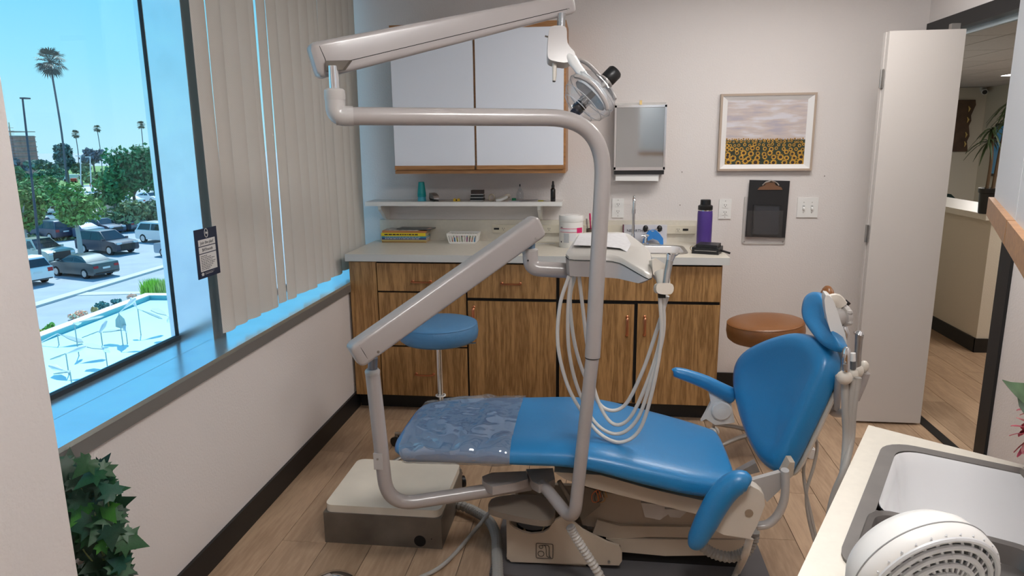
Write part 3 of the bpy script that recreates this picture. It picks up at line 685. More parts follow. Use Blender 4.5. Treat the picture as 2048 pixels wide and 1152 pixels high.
# white basket
c=(at(901,486,Z=B)+at(949,489,Z=B))/2; bw=at(949,489,Z=B).x-at(901,486,Z=B).x; bd=.10; bh=.062
t=thing('plastic_basket','small white slotted plastic basket on the countertop','basket',(c.x,c.y+bd/2,B)); cx_,cy_=c.x,c.y+bd/2
M_bk=mat('basket_white',(.85,.82,.78),.4)
a=MB(); s1=1.18
def bq(fx,fy,z): s_=1+(s1-1)*z/bh; return Vector((cx_+fx*bw/2*s_,cy_+fy*bd/2*s_,B+z))
a.box(cx_-bw/2,cx_+bw/2,cy_-bd/2,cy_+bd/2,B,B+.004)
rim=[bq(fx,fy,bh) for fx,fy in((-1,-1),(1,-1),(1,1),(-1,1))]
for zz,hh in((bh-.012,.012),(.004,.008)):
    for i in range(4):
        f=[(-1,-1),(1,-1),(1,1),(-1,1)]; p,q=f[i],f[(i+1)%4]
        A,B_,C_,D_=bq(*p,zz),bq(*q,zz),bq(*q,zz+hh),bq(*p,zz+hh); nrm=(B_-A).cross(D_-A).normalized()*.0025
        a.prism([A,B_,C_,D_],nrm)
a.build('basket_frame',M_bk,t)
for side in range(4):
    n_=11 if side%2==0 else 6
    p,q=[((-1,-1),(1,-1)),((1,-1),(1,1)),((1,1),(-1,1)),((-1,1),(-1,-1))][side]
    for k in range(n_+1):
        f=k/n_; u=Vector(p).lerp(Vector(q),f); A=bq(u.x,u.y,.006); D_=bq(u.x,u.y,bh-.006); e=(bq(*q,0)-bq(*p,0)).normalized()*.0028
        nn=(Vector((u.x if side%2 else 0,0 if side%2 else u.y,0))).normalized()*.002
        MB().prism([A-e,A+e,D_+e,D_-e],nn).build('slat',M_bk,t)
tc_=[(.6,.12,.05),(.05,.25,.5),(.7,.55,.1),(.1,.4,.15),(.8,.8,.8),(.5,.1,.3),(.05,.05,.06)]
for k in range(9):
    xx=cx_-bw*.42+bw*.84*k/8; yy=cy_-.02+R(-.012,.02)
    t2=thing('small_vial','%s capped vial inside the white basket'%['red','blue','yellow','green','white','plum','black','dark red','amber'][k],'vial',(xx,yy,B+.0045),0,'vials in the basket')
    MB().lathe([(.001,0),(.005,0),(.0055,.004),(.0055,.030),(.004,.033)],T((xx,yy,B+.0045)),10).build('vial_body',mat('vial_%d'%(k%7),tc_[k%7],.3),t2)
    MB().lathe([(.0055,.031),(.0055,.042),(.001,.043)],T((xx,yy,B+.0045)),10).build('cap',mat('vial_%d'%((k+3)%7),tc_[(k+3)%7],.3),t2)
# disinfectant wipes canister
c=at(1141,497,Z=B); c.y=max(c.y,-.24); zt1=at(1141,430,Y=c.y).z; rr=(at(1166,470,Y=c.y).x-at(1118,470,Y=c.y).x)/2; hh=zt1-B
t=thing('wipes_canister','tall white disinfectant wipes canister with pink label on the countertop','canister',c)
MB().lathe([(.001,0),(rr*.97,0),(rr,.004),(rr,hh*.80),(rr*.98,hh*.805)],T(c),32).build('canister_body',M_white,t)
MB().lathe([(rr*1.0,hh*.805),(rr*1.03,hh*.82),(rr*1.03,hh*.96),(rr*.99,hh),(rr*.6,hh*1.0),(rr*.55,hh*1.015),(rr*.3,hh*1.015),(.001,hh*1.01)],T(c),32).build('lid',M_plastic,t)
def arc(name,g0,g1,z0,z1,m,rad=1.004,parent=t,cc=c):
    a=MB(); n_=max(3,int(abs(g1-g0)/9)); rings=[]
    for k in range(n_+1):
        g=math.radians(g0+(g1-g0)*k/n_); d=Vector((math.cos(g),math.sin(g),0)); rings.append([cc+d*rr*rad+Vector((0,0,z0)),cc+d*(rr*rad+.0006)+Vector((0,0,z0)),cc+d*(rr*rad+.0006)+Vector((0,0,z1)),cc+d*rr*rad+Vector((0,0,z1))])
    a.loft(rings); return a.build(name,m,parent)
pink=mat('label_pink',(.62,.02,.14),.4); pg=mat('label_grey',(.45,.46,.48),.5)
arc('label_stripe',210,300,hh*.60,hh*.615,pink); arc('label_stripe',210,300,hh*.49,hh*.502,pink); arc('label_block',300,335,hh*.47,hh*.63,pink)
arc('label_mark',214,228,hh*.63,hh*.65,ink); arc('label_panel',212,298,hh*.51,hh*.59,mat('label_pale',(.70,.70,.72),.5)); arc('label_panel',236,262,hh*.17,hh*.46,pg); arc('label_panel',266,296,hh*.22,hh*.45,mat('label_pale',(.6,.6,.62),.5)); arc('label_mark',216,222,hh*.16,hh*.21,ink)
# pen cup with pens (mostly behind post)
c=at(1178,462,Z=B); c=Vector((at(1182,470,Y=-.16).x,-.16,B))
t=thing('pen_cup','dark taupe mesh pen cup behind the canister on the countertop','pen cup',c)
MB().lathe([(.001,0),(.026,0),(.028,.002),(.028,.095),(.026,.095),(.025,.004),(.001,.004)],T(c),20).build('cup_body',mat('taupe_metal',(.12,.09,.07),.5,.4),t)
for k,(dx,dy,lx,l,m_,nm,lab) in enumerate(((-.012,0,-.012,.145,M_steel,'scissors','silver scissors standing in the pen cup'),(.004,.006,-.01,.175,pink,'pink_pen','hot pink pen standing in the pen cup'),(.0,-.01,.01,.15,M_blackp,'black_pen','black pen standing in the pen cup'),(.014,.0,.02,.14,M_blackp,'black_pen','black marker leaning to the right rim of the pen cup'))):
    t2=thing(nm,lab,'pen' if k else 'scissors',c+Vector((dx,dy,.005)))
    a=MB(); p0=c+Vector((dx,dy,.005)); p1=p0+Vector((lx,0,l*.8)); a.cyl(p0,p1,.004,8); a.build('barrel',m_,t2)
    a=MB(); a.cyl(p1,p1+Vector((lx*.2,0,l*.22)),.006,8,.005); a.build('cap',m_,t2)
# white paper strip
p=at(1095,484,Z=B); one(MB().prism([Vector((p.x-.055,-.16,B)),Vector((p.x+.05,-.135,B)),Vector((p.x+.05,-.115,B)),Vector((p.x-.05,-.14,B))],(0,0,.003)).build('paper_strip',wp),'white folded paper strip lying on the countertop by the canister','paper')
# carton with lettering
y_=-.06; q0=at(1246,450,Y=y_); q1=at(1333,495,Y=y_); hb=q0.z-B
t=thing('carton','white carton with black lettering leaning against the backsplash behind the sink','box',((q0.x+q1.x)/2,y_+.015,B))
MB().box(q0.x,q1.x,y_,y_+.03,B,q0.z,.001).build('carton_body',mat('carton_white',(.66,.65,.68),.5),t)
MB().box(q0.x-.0005,q0.x+.006,y_-.0006,y_+.0305,B,q0.z+.0004).build('side_band',mat('maroon_print',(.16,.03,.06),.5),t)
textmesh('lettering','NEORTHO',.024,(q0.x+.022,y_-.0006,q0.z-.042),(1,0,0),(0,0,1),ink,t)
textmesh('lettering','2',.022,(q1.x-.038,y_-.0006,q0.z-.034),(1,0,0),(0,0,1),ink,t)
MB().box(q1.x-.062,q1.x-.044,y_-.0008,y_,q0.z-.028,q0.z-.024).build('small_print',pg,t)
# blue glove-like toy with black ends hung over tap
c=at(1305,478,Y=-.12)
M_blue=mat('bright_blue_rubber',(.03,.22,.62),.45,bump=.3,bscale=60)
t=thing('blue_figure','bright blue rubber puppet with black ears sitting behind the sink','toy',Vector((c.x,-.12,HT)))
cx2=c.x
o=[(-.058,.0),(-.052,.03),(-.035,.062),(-.022,.082),(.015,.084),(.040,.062),(.060,.035),(.062,.0),(.045,-.0),(.03,.022),(.0,.034),(-.028,.020),(-.035,.0)]
MB().prism([Vector((cx2+x,-.135,HT+.001+z)) for x,z in o],(0,.03,0),.007).build('body',M_blue,t)
for sx_ in(-1,1):
    MB().ball((cx2-.002+sx_*.040,-.122,HT+.092),.016,12,scale=(1,.7,1.25)).build('ear',M_blackp,t)
MB().tube(spline([(cx2-.03,-.125,HT+.088),(cx2-.002,-.13,HT+.078),(cx2+.026,-.125,HT+.088)],5),.006,8).build('head_band',M_chrome,t)
# purple bottle
c=at(1407,498,Z=B); c=Vector((at(1407,495,Y=-.20).x,-.20,B)); rr2=(at(1422,460,Y=-.2).x-at(1392,460,Y=-.2).x)/2; hh2=at(1407,399,Y=-.2).z-B
t=thing('water_bottle','tall purple insulated water bottle with black lid at the end of the countertop','bottle',c)
MB().lathe([(.001,0),(rr2*.95,0),(rr2,.005),(rr2,hh2*.70),(rr2*.96,hh2*.765)],T(c),32).build('bottle_body',mat('purple_enamel',(.072,.034,.23),.42,bump=.1,bscale=400),t)
MB().lathe([(rr2*.93,hh2*.76),(rr2*.93,hh2*.785)],T(c),32).build('steel_collar',M_chrome,t)
MB().lathe([(rr2*.96,hh2*.785),(rr2*.98,hh2*.79),(rr2*.98,hh2*.87),(rr2*.70,hh2*.895),(rr2*.68,hh2*.99),(rr2*.6,hh2),(.001,hh2)],T(c),32).build('lid',M_blackp,t)
# wallet
c=Vector((at(1416,520,Y=-.42).x,-.42,B)); 
t=thing('black_wallet','black leather zip wallet lying at the front corner of the countertop','wallet',c,-.35); Mx=WM[t.name]; M_lea=mat('black_leather',(.010,.010,.011),.42,bump=.3,bscale=150)
MB().box(-.075,.065,-.065,.06,0,.034,.012,M=Mx,seg=3).build('wallet_body',M_lea,t)
MB().box(-.055,.055,-.060,.050,.033,.050,.008,M=Mx,seg=3).build('flap',M_lea,t)
a=MB(); a.tube([Mx@Vector(q) for q in((-.076,-.055,.018),(-.077,0,.019),(-.076,.05,.018))],.002,6); a.tube([Mx@Vector(q) for q in((-.06,-.0665,.018),(0,-.067,.019),(.055,-.0665,.018))],.0022,6); a.build('zip',M_steel,t)
MB().tube(spline([Mx@Vector(q) for q in((.062,.0,.016),(.085,-.006,.012),(.115,-.002,.004))],5),.0042,8,flat=1.4).build('zip_pull',M_lea,t)
MB().tube([Mx@Vector((-.086+.010*math.cos(k*PI/6),-.01,.020+.012*math.sin(k*PI/6))) for k in range(13)],.0018,6,cap=False).build('key_ring',mat('brass',(.55,.40,.18),.3,1),t)
# ================================================================== WALL ITEMS
# towel dispenser
d0=at(1230,206,Y=-.10); d1=at(1330,348,Y=-.10); yd=-.10
x0,x1,z1,z0=d0.x,d1.x-.002,d0.z,d1.z+.01
t=thing('towel_dispenser','polished steel paper towel dispenser on the back wall beside the wall cabinet','towel dispenser',((x0+x1)/2,-.05,z0))
a=MB(); a.box(x0+.004,x1-.004,yd+.006,-.001,z0+.004,z1,.006); a.build('housing',M_steel,t)
M_mir=mat('polished_steel',(.50,.53,.54),.06,1,bump=.06,bscale=4)
a=MB(); a.box(x0+.012,x1-.012,yd-.001,yd+.008,z0+.030,z1-.028,.003); a.build('front_panel',M_mir,t)
a=MB()
a.box(x0,x0+.011,yd-.004,yd+.012,z0+.015,z1-.012,.003); a.box(x1-.011,x1,yd-.004,yd+.012,z0+.015,z1-.012,.003); a.box(x0,x1,yd-.004,yd+.012,z1-.026,z1-.014,.003); a.box(x0,x1,yd-.004,yd+.012,z0+.012,z0+.030,.003); a.build('frame',M_chrome,t)
MB().box(x0+.004,x1-.004,yd+.002,-.002,z0-.012,z0+.012,.003).build('chute',M_blackp,t)
pt=MB(); zz=at(1280,362,Y=-.085).z; pt.prism([Vector((x0+.012,-.088,z0+.01)),Vector((x1-.030,-.088,z0+.01)),Vector((x1-.033,-.088,zz)),Vector((x0+.012,-.088,zz+.002))],(0,.003,0)); pt.build('paper_towel',mat('towel_white',(.8,.79,.77),.8),t)
MB().box((x0+x1)/2-.008,(x0+x1)/2+.006,yd-.006,yd+.004,z1-.012,z1+.012,.002).build('lock',mat('brass',(.5,.4,.2),.3,1),t)
# framed sunflower picture
q=[at(1444,188,Y=-.03),at(1636,191,Y=-.03),at(1438,342,Y=-.03)]; x0,x1,z1,z0=q[0].x-.004,q[1].x-.003,q[0].z,q[2].z
t=thing('framed_picture','framed picture of a sunflower field under pale clouds on the back wall','picture',((x0+x1)/2,-.015,z0))
M_fr=mat('pale_wood_frame',(.42,.33,.26),.5); M_mt=mat('mat_white',(.78,.76,.75),.8)
fw=.012
a=MB()
for A_,B_ in(((x0,z0),(x1,z0)),((x1,z0),(x1,z1)),((x1,z1),(x0,z1)),((x0,z1),(x0,z0))):
    cxm,czm=(x0+x1)/2,(z0+z1)/2
    def inn(p): return (p[0]+(fw if p[0]<cxm else -fw),p[1]+(fw if p[1]<czm else -fw))
    i0,i1=inn(A_),inn(B_)
    a.prism([Vector((A_[0],-.032,A_[1])),Vector((B_[0],-.032,B_[1])),Vector((i1[0],-.032,i1[1])),Vector((i0[0],-.032,i0[1]))],(0,.031,0))
a.build('frame',M_fr,t)
bx0,bx1,bz0,bz1=x0+.042,x1-.042,z0+.036,z1-.036
a=MB()
for (o0,i0,o1,i1) in (((x0+fw,z0+fw),(bx0,bz0),(x1-fw,z0+fw),(bx1,bz0)),((x1-fw,z0+fw),(bx1,bz0),(x1-fw,z1-fw),(bx1,bz1)),((x1-fw,z1-fw),(bx1,bz1),(x0+fw,z1-fw),(bx0,bz1)),((x0+fw,z1-fw),(bx0,bz1),(x0+fw,z0+fw),(bx0,bz0))):
    a.face([Vector((o0[0],-.029,o0[1])),Vector((o1[0],-.029,o1[1])),Vector((i1[0],-.010,i1[1])),Vector((i0[0],-.010,i0[1]))])
a.build('bevelled_mount',M_mt,t)
# print sky material: noise streak clouds
ms=bpy.data.materials.new('print_sky'); ms.use_nodes=True; n=ms.node_tree; bs=n.nodes['Principled BSDF']; bs.inputs['Roughness'].default_value=.25
tcn=n.nodes.new('ShaderNodeTexCoord'); mp=n.nodes.new('ShaderNodeMapping'); mp.inputs['Scale'].default_value=(4,4,22); nz=n.nodes.new('ShaderNodeTexNoise'); nz.inputs['Scale'].default_value=1.3; nz.inputs['Detail'].default_value=4
rp=n.nodes.new('ShaderNodeValToRGB'); e=rp.color_ramp.elements; e[0].position=.36; e[0].color=(.43,.39,.44,1); e[1].position=.62; e[1].color=(.62,.60,.64,1); e2=rp.color_ramp.elements.new(.5); e2.color=(.55,.47,.44,1)
n.links.new(tcn.outputs['Object'],mp.inputs[0]); n.links.new(mp.outputs[0],nz.inputs[0]); n.links.new(nz.outputs[0],rp.inputs[0]); n.links.new(rp.outputs[0],bs.inputs[0])
zh=bz0+(bz1-bz0)*.385
MB().box(bx0,bx1,-.010,-.006,zh,bz1).build('sky_print',ms,t)
MB().box(bx0,bx1,-.010,-.006,bz0,zh).build('field_print',mat('print_green',(.022,.035,.022),.3,var=.5,vscale=45),t)
random.seed(5); pe=MB(); ce=MB()
fl_=[]
for row in range(7):
    f=row/6; zc=zh+.004-(zh-bz0)*(f**1.25)*.95; r_=.006+.017*f**1.0; x=bx0+R(0,r_)
    while x<bx1-r_*.6: fl_.append((x+R(-.3,.3)*r_,zc+R(-.35,.35)*r_*1.2,r_*R(.75,1.15),f)); x+=r_*(1.75+R(0,1.0))
for x,z,r_,f in fl_:
    x=min(max(x,bx0+r_*.7),bx1-r_*.7); z=max(z,bz0+r_*.45)
    y=-.0103-.0004*f
    n_=11; ph=R(0,1)
    for k in range(n_):
        g=2*PI*k/n_+ph; d=Vector((math.cos(g),0,math.sin(g))); e=Vector((-math.sin(g),0,math.cos(g)))
        P=lambda q:Vector((min(max(q.x,bx0),bx1),q.y,max(q.z,bz0)))
        c0=Vector((x,y,z)); pe.face([P(c0+d*r_*.35-e*r_*.16),P(c0+d*r_*.7-e*r_*.18),P(c0+d*r_*1.0),P(c0+d*r_*.7+e*r_*.18),P(c0+d*r_*.35+e*r_*.16)])
    ce.face([Vector((x+math.cos(k*PI/5)*r_*.45,y-.0002,max(bz0,z+math.sin(k*PI/5)*r_*.42))) for k in range(10)])
o_=pe.build('petals_print',mat('print_yellow',(.55,.30,.035),.4,var=.35,vscale=50),t); o_['kind']='stuff'
o_=ce.build('flower_centres_print',mat('print_brown',(.035,.018,.012),.4),t); o_['kind']='stuff'
# outlets
def wall_plate(name,px,py,w,h,label,cat,screws=()):
    p=at(px,py,Y=-.004); t=thing(name,label,cat,(p.x,-.003,p.z)); MB().box(p.x-w/2,p.x+w/2,-.0075,-.0005,p.z-h/2,p.z+h/2,.003).build('cover_plate',M_plastic,t)
    for dx,dz in screws: MB().cyl((p.x+dx,-.0085,p.z+dz),(p.x+dx,-.007,p.z+dz),.0028,10).build('screw',M_steel,t)
    return t,p
for px,py,lab in((1236,416,'white duplex wall outlet above the faucet'),(1450,418,'white duplex wall outlet beside the clipboard')):
    t,p=wall_plate('wall_outlet',px,py,.07,.115,lab,'outlet',((0,0.047),(0,-.047)))
    for dz in(.021,-.021): recept(t,(p.x,-.0072,p.z+dz),1.0)
t,p=wall_plate('light_switch',1615,415,.116,.115,'white double toggle light switch plate next to the door','light switch',((-.023,.03),(.023,.03),(-.023,-.03),(.023,-.03)))
for dx in(-.023,.023):
    MB().box(p.x+dx-.006,p.x+dx+.006,-.009,-.007,p.z-.013,p.z+.013,.001).build('toggle_slot',mat('grey_plastic',(.45,.45,.44),.4),t)
    MB().prism([Vector((p.x+dx-.0045,-.008,p.z-.009)),Vector((p.x+dx-.0045,-.02,p.z-.012)),Vector((p.x+dx-.0045,-.02,p.z-.004)),Vector((p.x+dx-.0045,-.008,p.z+.005))],(.009,0,0),.001).build('toggle',M_plastic,t)
for px,py in((1364,344),(1360,410),(1649,352)):
    p=at(px,py,Y=-.002); one(MB().lathe([(.001,0),(.0022,0),(.003,.003),(.001,.004)],basis((p.x,-.0005,p.z),(0,-1,0)),10).build('nail',M_steeld),{1364:'small dark nail in the wall right of the towel dispenser',1360:'small dark nail in the wall above the water bottle',1649:'tiny nail in the wall just right of the framed picture'}[px],'nail')
# clipboard in acrylic holder
q=[at(*v,Y=-.02) for v in((1488,394),(1580,396),(1573,489),(1484,486))]
t=thing('acrylic_holder','clear acrylic wall pocket behind the black clipboard','wall pocket',(q[0].x+.12,-.01,q[3].z))
ax0=q[3].x; ax1=q[1].x-.005; az0=q[2].z; az1=q[0].z
MB().box(ax0,ax1,-.006,-.002,az0,az1,.002).build('back_plate',glass_mat('acrylic',(.97,.97,.97),.05,.035),t)
MB().prism([Vector(v) for v in ((ax0+.02,-.034,az0+.03),(ax1-.03,-.034,az0+.03),(ax1-.03,-.034,az0+.20),(ax0+.02,-.034,az0+.20))],(0,.002,0)).build('front_pocket',MATS['acrylic'],t)
a=MB(); a.tube([(ax0+.004,-.007,az1),(ax0+.004,-.007,az0+.01),(ax0+.012,-.007,az0+.003),(ax1-.012,-.007,az0+.003),(ax1-.004,-.007,az0+.01),(ax1-.004,-.007,az1)],.0022,6); a.build('edge',mat('acrylic_edge',(.55,.53,.50),.2),t)
for dx,dz in((.014,.014),(ax1-ax0-.014,.014)): MB().cyl((ax0+dx,-.010,az0+dz),(ax0+dx,-.006,az0+dz),.004,10).build('screw',M_steel,t)
q=[at(*v,Y=-.03) for v in((1500,360),(1581,362),(1571,476),(1491,474))]
t=thing('clipboard','black clipboard with a metal clip standing in the acrylic wall pocket','clipboard',(q[0].x+.1,-.02,q[3].z))
MB().prism([Vector((v.x,-.020,v.z)) for v in q],(0,.004,0),.0008).build('board',mat('black_board',(.010,.010,.012),.45),t)
bc=at(1541,372,Y=-.03)
a=MB(); a.prism([Vector((bc.x+x,-.026,bc.z+z)) for x,z in((-.070,-.022),(.070,-.022),(.062,-.008),(.03,.004),(.022,.020),(-.022,.020),(-.03,.004),(-.062,-.008))],(0,.006,0),.002); a.build('clip_plate',M_copper if False else mat('clip_metal',(.28,.16,.10),.3,.9),t)
a=MB(); a.tube(spline([(bc.x-.045,-.03,bc.z+.004),(bc.x-.03,-.035,bc.z+.020),(bc.x-.012,-.035,bc.z+.026),(bc.x,-.035,bc.z+.031),(bc.x+.012,-.035,bc.z+.026),(bc.x+.03,-.035,bc.z+.020),(bc.x+.045,-.03,bc.z+.004)],4),.0045,8); a.build('clip_spring',M_chrome,t)
q=[at(*v,Y=-.04) for v in((1508,410),(1562,411),(1560,472),(1505,471))]
t=thing('tablet','dark glossy tablet held in front of the black clipboard','tablet',(q[0].x+.07,-.03,q[3].z))
MB().prism([Vector((v.x,-.031,v.z)) for v in q],(0,.008,0),.002).build('tablet_body',M_blackp,t)
cc=sum(q,Vector())/4
MB().prism([Vector((cc.x+(v.x-cc.x)*.9,-.0316,cc.z+(v.z-cc.z)*.92)) for v in q],(0,.001,0)).build('screen',mat('glossy_screen',(.035,.038,.045),.12),t)
# folded bifold door leaf pair
dx0=at(1772,400,Y=-.49).x-.02; 
t=thing('door_2','w','w',(2.95,-.47,0)); del t['label'],t['category']; struct(t)
MB().box(2.772,3.118,-.492,-.462,.012,2.02,.003).build('door_panel',mat('door_paint',(.60,.56,.53),.55,bump=.08,bscale=50),t)
MB().box(2.768,3.112,-.455,-.425,.012,2.02,.003).build('door_panel',MATS['door_paint'],t)
for z in(1.80,1.03,.25):
    a=MB(); a.box(2.7665,2.769,-.478,-.440,z-.045,z+.045,.001); a.cyl((2.763,-.4585,z-.045),(2.763,-.4585,z+.045),.006,10); a.build('hinge',M_steel,t)
MB().box(3.06,3.10,-.47,-.44,2.02,2.05,.004).build('pivot',M_steel,t)
# ================================================================== DENTAL CHAIR
def V(*a): return Vector(a)
CHX=1.35; CHY=-1.90
t=thing('dental_chair','reclined dental chair in blue vinyl on a beige base in the middle of the room','dental chair',(CHX,CHY,0))
def pad(spine,hw,th,yc,name,m,parent,seg=28,inset=.0):
    """spine list of (x, ztop, halfwidth, yc, thickness); rounded cross-sections"""
    rings=[]
    n=len(spine)
    for i,(x,z,hw_,yc_,th_) in enumerate(spine):
        a=spine[max(i-1,0)]; b=spine[min(i+1,n-1)]; tx,tz=b[0]-a[0],b[1]-a[1]; l=math.hypot(tx,tz); nx,nz=-tz/l,tx/l
        ring=[]
        for k in range(seg):
            g=2*PI*k/seg; cy=math.cos(g); sy=math.sin(g)
            e=.55
            u=math.copysign(abs(cy)**(e*.6),cy)*hw_; v=math.copysign(abs(sy)**(e),sy)*th_/2-th_/2
            if sy>0: v+= .006*(abs(u/hw_))**3*0-.012*(abs(u/hw_))**4
            ring.append(V(x+nx*v,yc_+u,z+nz*v))
        rings.append(ring)
    mb=MB(); mb.loft(rings,True); return mb.build(name,m,parent,angle=60)
def resamp(sp,n=6):
    P=[Vector(s[:3]) for s in sp]; Q=[Vector(s[3:]+(0,)) for s in sp]
    a=spline(P,n); b=spline(Q,n); return [(p.x,p.y,p.z,q.x,q.y) for p,q in zip(a,b)]
# seat + leg rest: x, ztop, halfwidth, ycentre, thickness
seat=[(.700,.500,.165,-1.955,.035),(.712,.522,.198,-1.950,.060),(.745,.540,.215,-1.943,.078),(.85,.548,.232,-1.925,.085),(1.00,.548,.248,-1.905,.085),(1.14,.546,.258,-1.892,.083),(1.30,.548,.266,-1.885,.085),(1.42,.538,.270,-1.885,.09),(1.56,.512,.268,-1.892,.095),(1.70,.484,.258,-1.90,.095),(1.80,.463,.235,-1.905,.085),(1.832,.455,.215,-1.905,.06),(1.842,.445,.19,-1.905,.03)]
sp=resamp(seat,5)
pad(sp,0,0,0,'seat',M_vinyl,t)
# wrinkled clear cover over the leg rest
cov=[s for s in sp if s[0]<1.135]
rings=[]
random.seed(2)
def covring(s,a,b,grow,seg=80):
    x,z,hw_,yc_,th_=s; tx,tz=b[0]-a[0],b[1]-a[1]; l=math.hypot(tx,tz) or 1; nx,nz=-tz/l,tx/l; ring=[]
    for k in range(seg):
        g=2*PI*k/seg; cy=math.cos(g); sy=math.sin(g); e=.55
        u=math.copysign(abs(cy)**(e*.6),cy)*(hw_+grow); v=math.copysign(abs(sy)**e,sy)*(th_/2+grow)-th_/2
        if sy>0: v-=.012*(abs(u/(hw_+grow)))**4
        p=V(x+nx*v,yc_+u,z+nz*v)
        w_=noise.noise(V(p.x*13,p.y*22+p.x*9,p.z*14))*.5+noise.noise(V(p.x*34+p.y*12,p.y*38,p.z*30))*.32
        d=.0050*w_+abs(noise.noise(V(p.x*8+p.y*14,p.y*7-p.x*10,3)))*.022*(1 if sy>-.2 else .3)
        ring.append(p+V(nx*(1 if sy>0 else -1)*d,0,nz*(1 if sy>0 else -1)*d))
    return ring
fine=[]
for i in range(len(cov)-1):
    for k in range(6):
        f=k/6; fine.append(tuple(cov[i][j]*(1-f)+cov[i+1][j]*f for j in range(5)))
fine.append(cov[-1]); fine=[f for f in fine if f[0]>.735]
for i,s in enumerate(fine): rings.append(covring(s,fine[max(i-1,0)],fine[min(i+1,len(fine)-1)],.004))
MB().loft(rings,False).build('plastic_cover',M_wrap,t,angle=80,label='clear wrinkled plastic cover on the leg rest')
# ------- backrest
u_=V(-.25,.97,0).normalized(); v_=V(.36,.0,.93).normalized(); nrm=u_.cross(v_).normalized()
if nrm.x>0: nrm=-nrm
C0=at(1575,808,Y=-1.90)
def onplane(px,py,c=C0,n=nrm,off=0):
    d=ray(px,py); tt=((c+n*off)-CC).dot(n)/d.dot(n); return CC+d*tt
opx=[(1545,945),(1518,925),(1494,880),(1474,820),(1464,765),(1468,727),(1488,700),(1530,678),(1575,664),(1606,664),(1632,674),(1648,690),(1656,712),(1650,745),(1630,790),(1604,845),(1578,900),(1560,935)]
ol=chaikin([onplane(*q,off=.02) for q in opx],2)
prof=[(.80,-.066),(.93,-.063),(.985,-.054),(1.0,-.042),(1.0,-.02),(.985,-.004),(.95,.008),(.86,.016),(.72,.012),(.5,.004),(.25,.0),(.02,-.002)]
pillow(ol,nrm,prof).build('backrest',M_vinyl,t,angle=70)
shell=[(.80,-.086),(.93,-.083),(.985,-.075),(.985,-.068),(.9,-.064)]
pillow([p+V(.002,0,0) for p in ol],nrm,shell).build('back_shell',M_beigel,t,angle=60)
# ------- headrest
hn=V(-.86,-.20,.46).normalized(); H0=at(1645,640,Y=-1.90)
hpx=[(1604,612),(1610,592),(1625,582),(1640,583),(1650,594),(1656,618),(1664,650),(1676,676),(1684,692),(1676,700),(1660,699),(1642,690),(1628,672),(1612,650),(1604,632)]
hol=chaikin([onplane(*q,c=H0,n=hn) for q in hpx],2)
pillow(hol,hn,[(.85,-.035),(.97,-.03),(1.0,-.018),(1.0,-.006),(.95,.006),(.8,.011),(.5,.006),(.02,.002)]).build('headrest',M_vinyl,t,angle=70)
hp=[(1648,590),(1662,592),(1672,612),(1682,645),(1692,672),(1694,690),(1688,697),(1676,694),(1664,672),(1652,632)]
MB().prism(chaikin([at(x,y,Y=-1.99) for x,y in hp],1),(.012,.07,0),.006).build('headrest_plate',M_plastic,t)
k0=at(1682,632,Y=-1.93)
ax=V(.90,.30,.1).normalized(); k0=k0-ax*.012
a=MB(); a.lathe([(.001,-.03),(.026,-.03),(.031,-.024),(.031,.004),(.028,.008),(.028,.012),(.036,.014),(.036,.030),(.028,.034),(.001,.036)],basis(k0,ax),24)
for k in range(6):
    g=k*PI/3; a.ball(basis(k0,ax)@V(.034*math.cos(g),.034*math.sin(g),.022),.010,8)
a.build('adjust_knob',M_unitl,t)
a=MB(); p0=at(1660,600,Y=-1.93); p1=at(1684,612,Y=-1.93); a.tube(spline([p0,p0.lerp(p1,.5)+V(0,0,.012),p1],4),[.012]*9,10,flat=1.6); a.build('hinge_arm',M_beigel,t)
p0=at(1688,616,Y=-1.9); MB().cyl(p0+V(-.012,0,-.006),p0+V(.012,0,.022),.010,12).build('black_cap',M_blackp,t)
p0=at(1686,654,Y=-1.93); p1=at(1690,680,Y=-1.93); MB().tube([p0+V(0,0,.008),p0,p0.lerp(p1,.5)+V(.006,0,0),p1],[.008,.013,.013,.006],12).build('release_lever',M_chrome,t)
# ------- armrests
def arm(pxs,Y,rad,name,flat=.8):
    pts=spline([at(x,y,Y=Y) for x,y in pxs],5); n=len(pts); m=len(rad); rr=[]
    for i in range(n):
        f=i/(n-1)*(m-1); j=min(int(f),m-2); rr.append(rad[j]+(rad[j+1]-rad[j])*(f-j))
    mb=MB(); mb.tube(pts,rr,20,flat=1.0); return mb
arm([(1499,966),(1492,963),(1476,964),(1455,978),(1434,1005),(1412,1045),(1395,1078),(1388,1092),(1386,1097)],-2.245,[.010,.030,.036,.038,.038,.036,.030,.020,.008],'armrest').build('armrest',M_vinyl,t,angle=70)
arm([(1346,744),(1350,744),(1372,750),(1410,764),(1445,782),(1466,792),(1470,794)],-1.585,[.008,.019,.024,.027,.030,.032,.01],'armrest').build('armrest',M_vinyl,t,angle=70)
# near arm bracket (beige casting)
br=[(1432,1062),(1448,1070),(1500,1078),(1514,1052),(1530,1010),(1528,990),(1518,980),(1502,972),(1470,985),(1450,1012),(1428,1048)]
MB().prism([at(x,y,Y=-2.232) for x,y in br],(0,.045,0),.008).build('armrest_bracket',M_beigel,t)
hc_=at(1498,1026,Y=-2.2325); MB().cyl((hc_.x,-2.2345,hc_.z),(hc_.x,-2.228,hc_.z),.0125,20).build('bracket_plug',mat('tan_plug',(.33,.25,.18),.5),t)
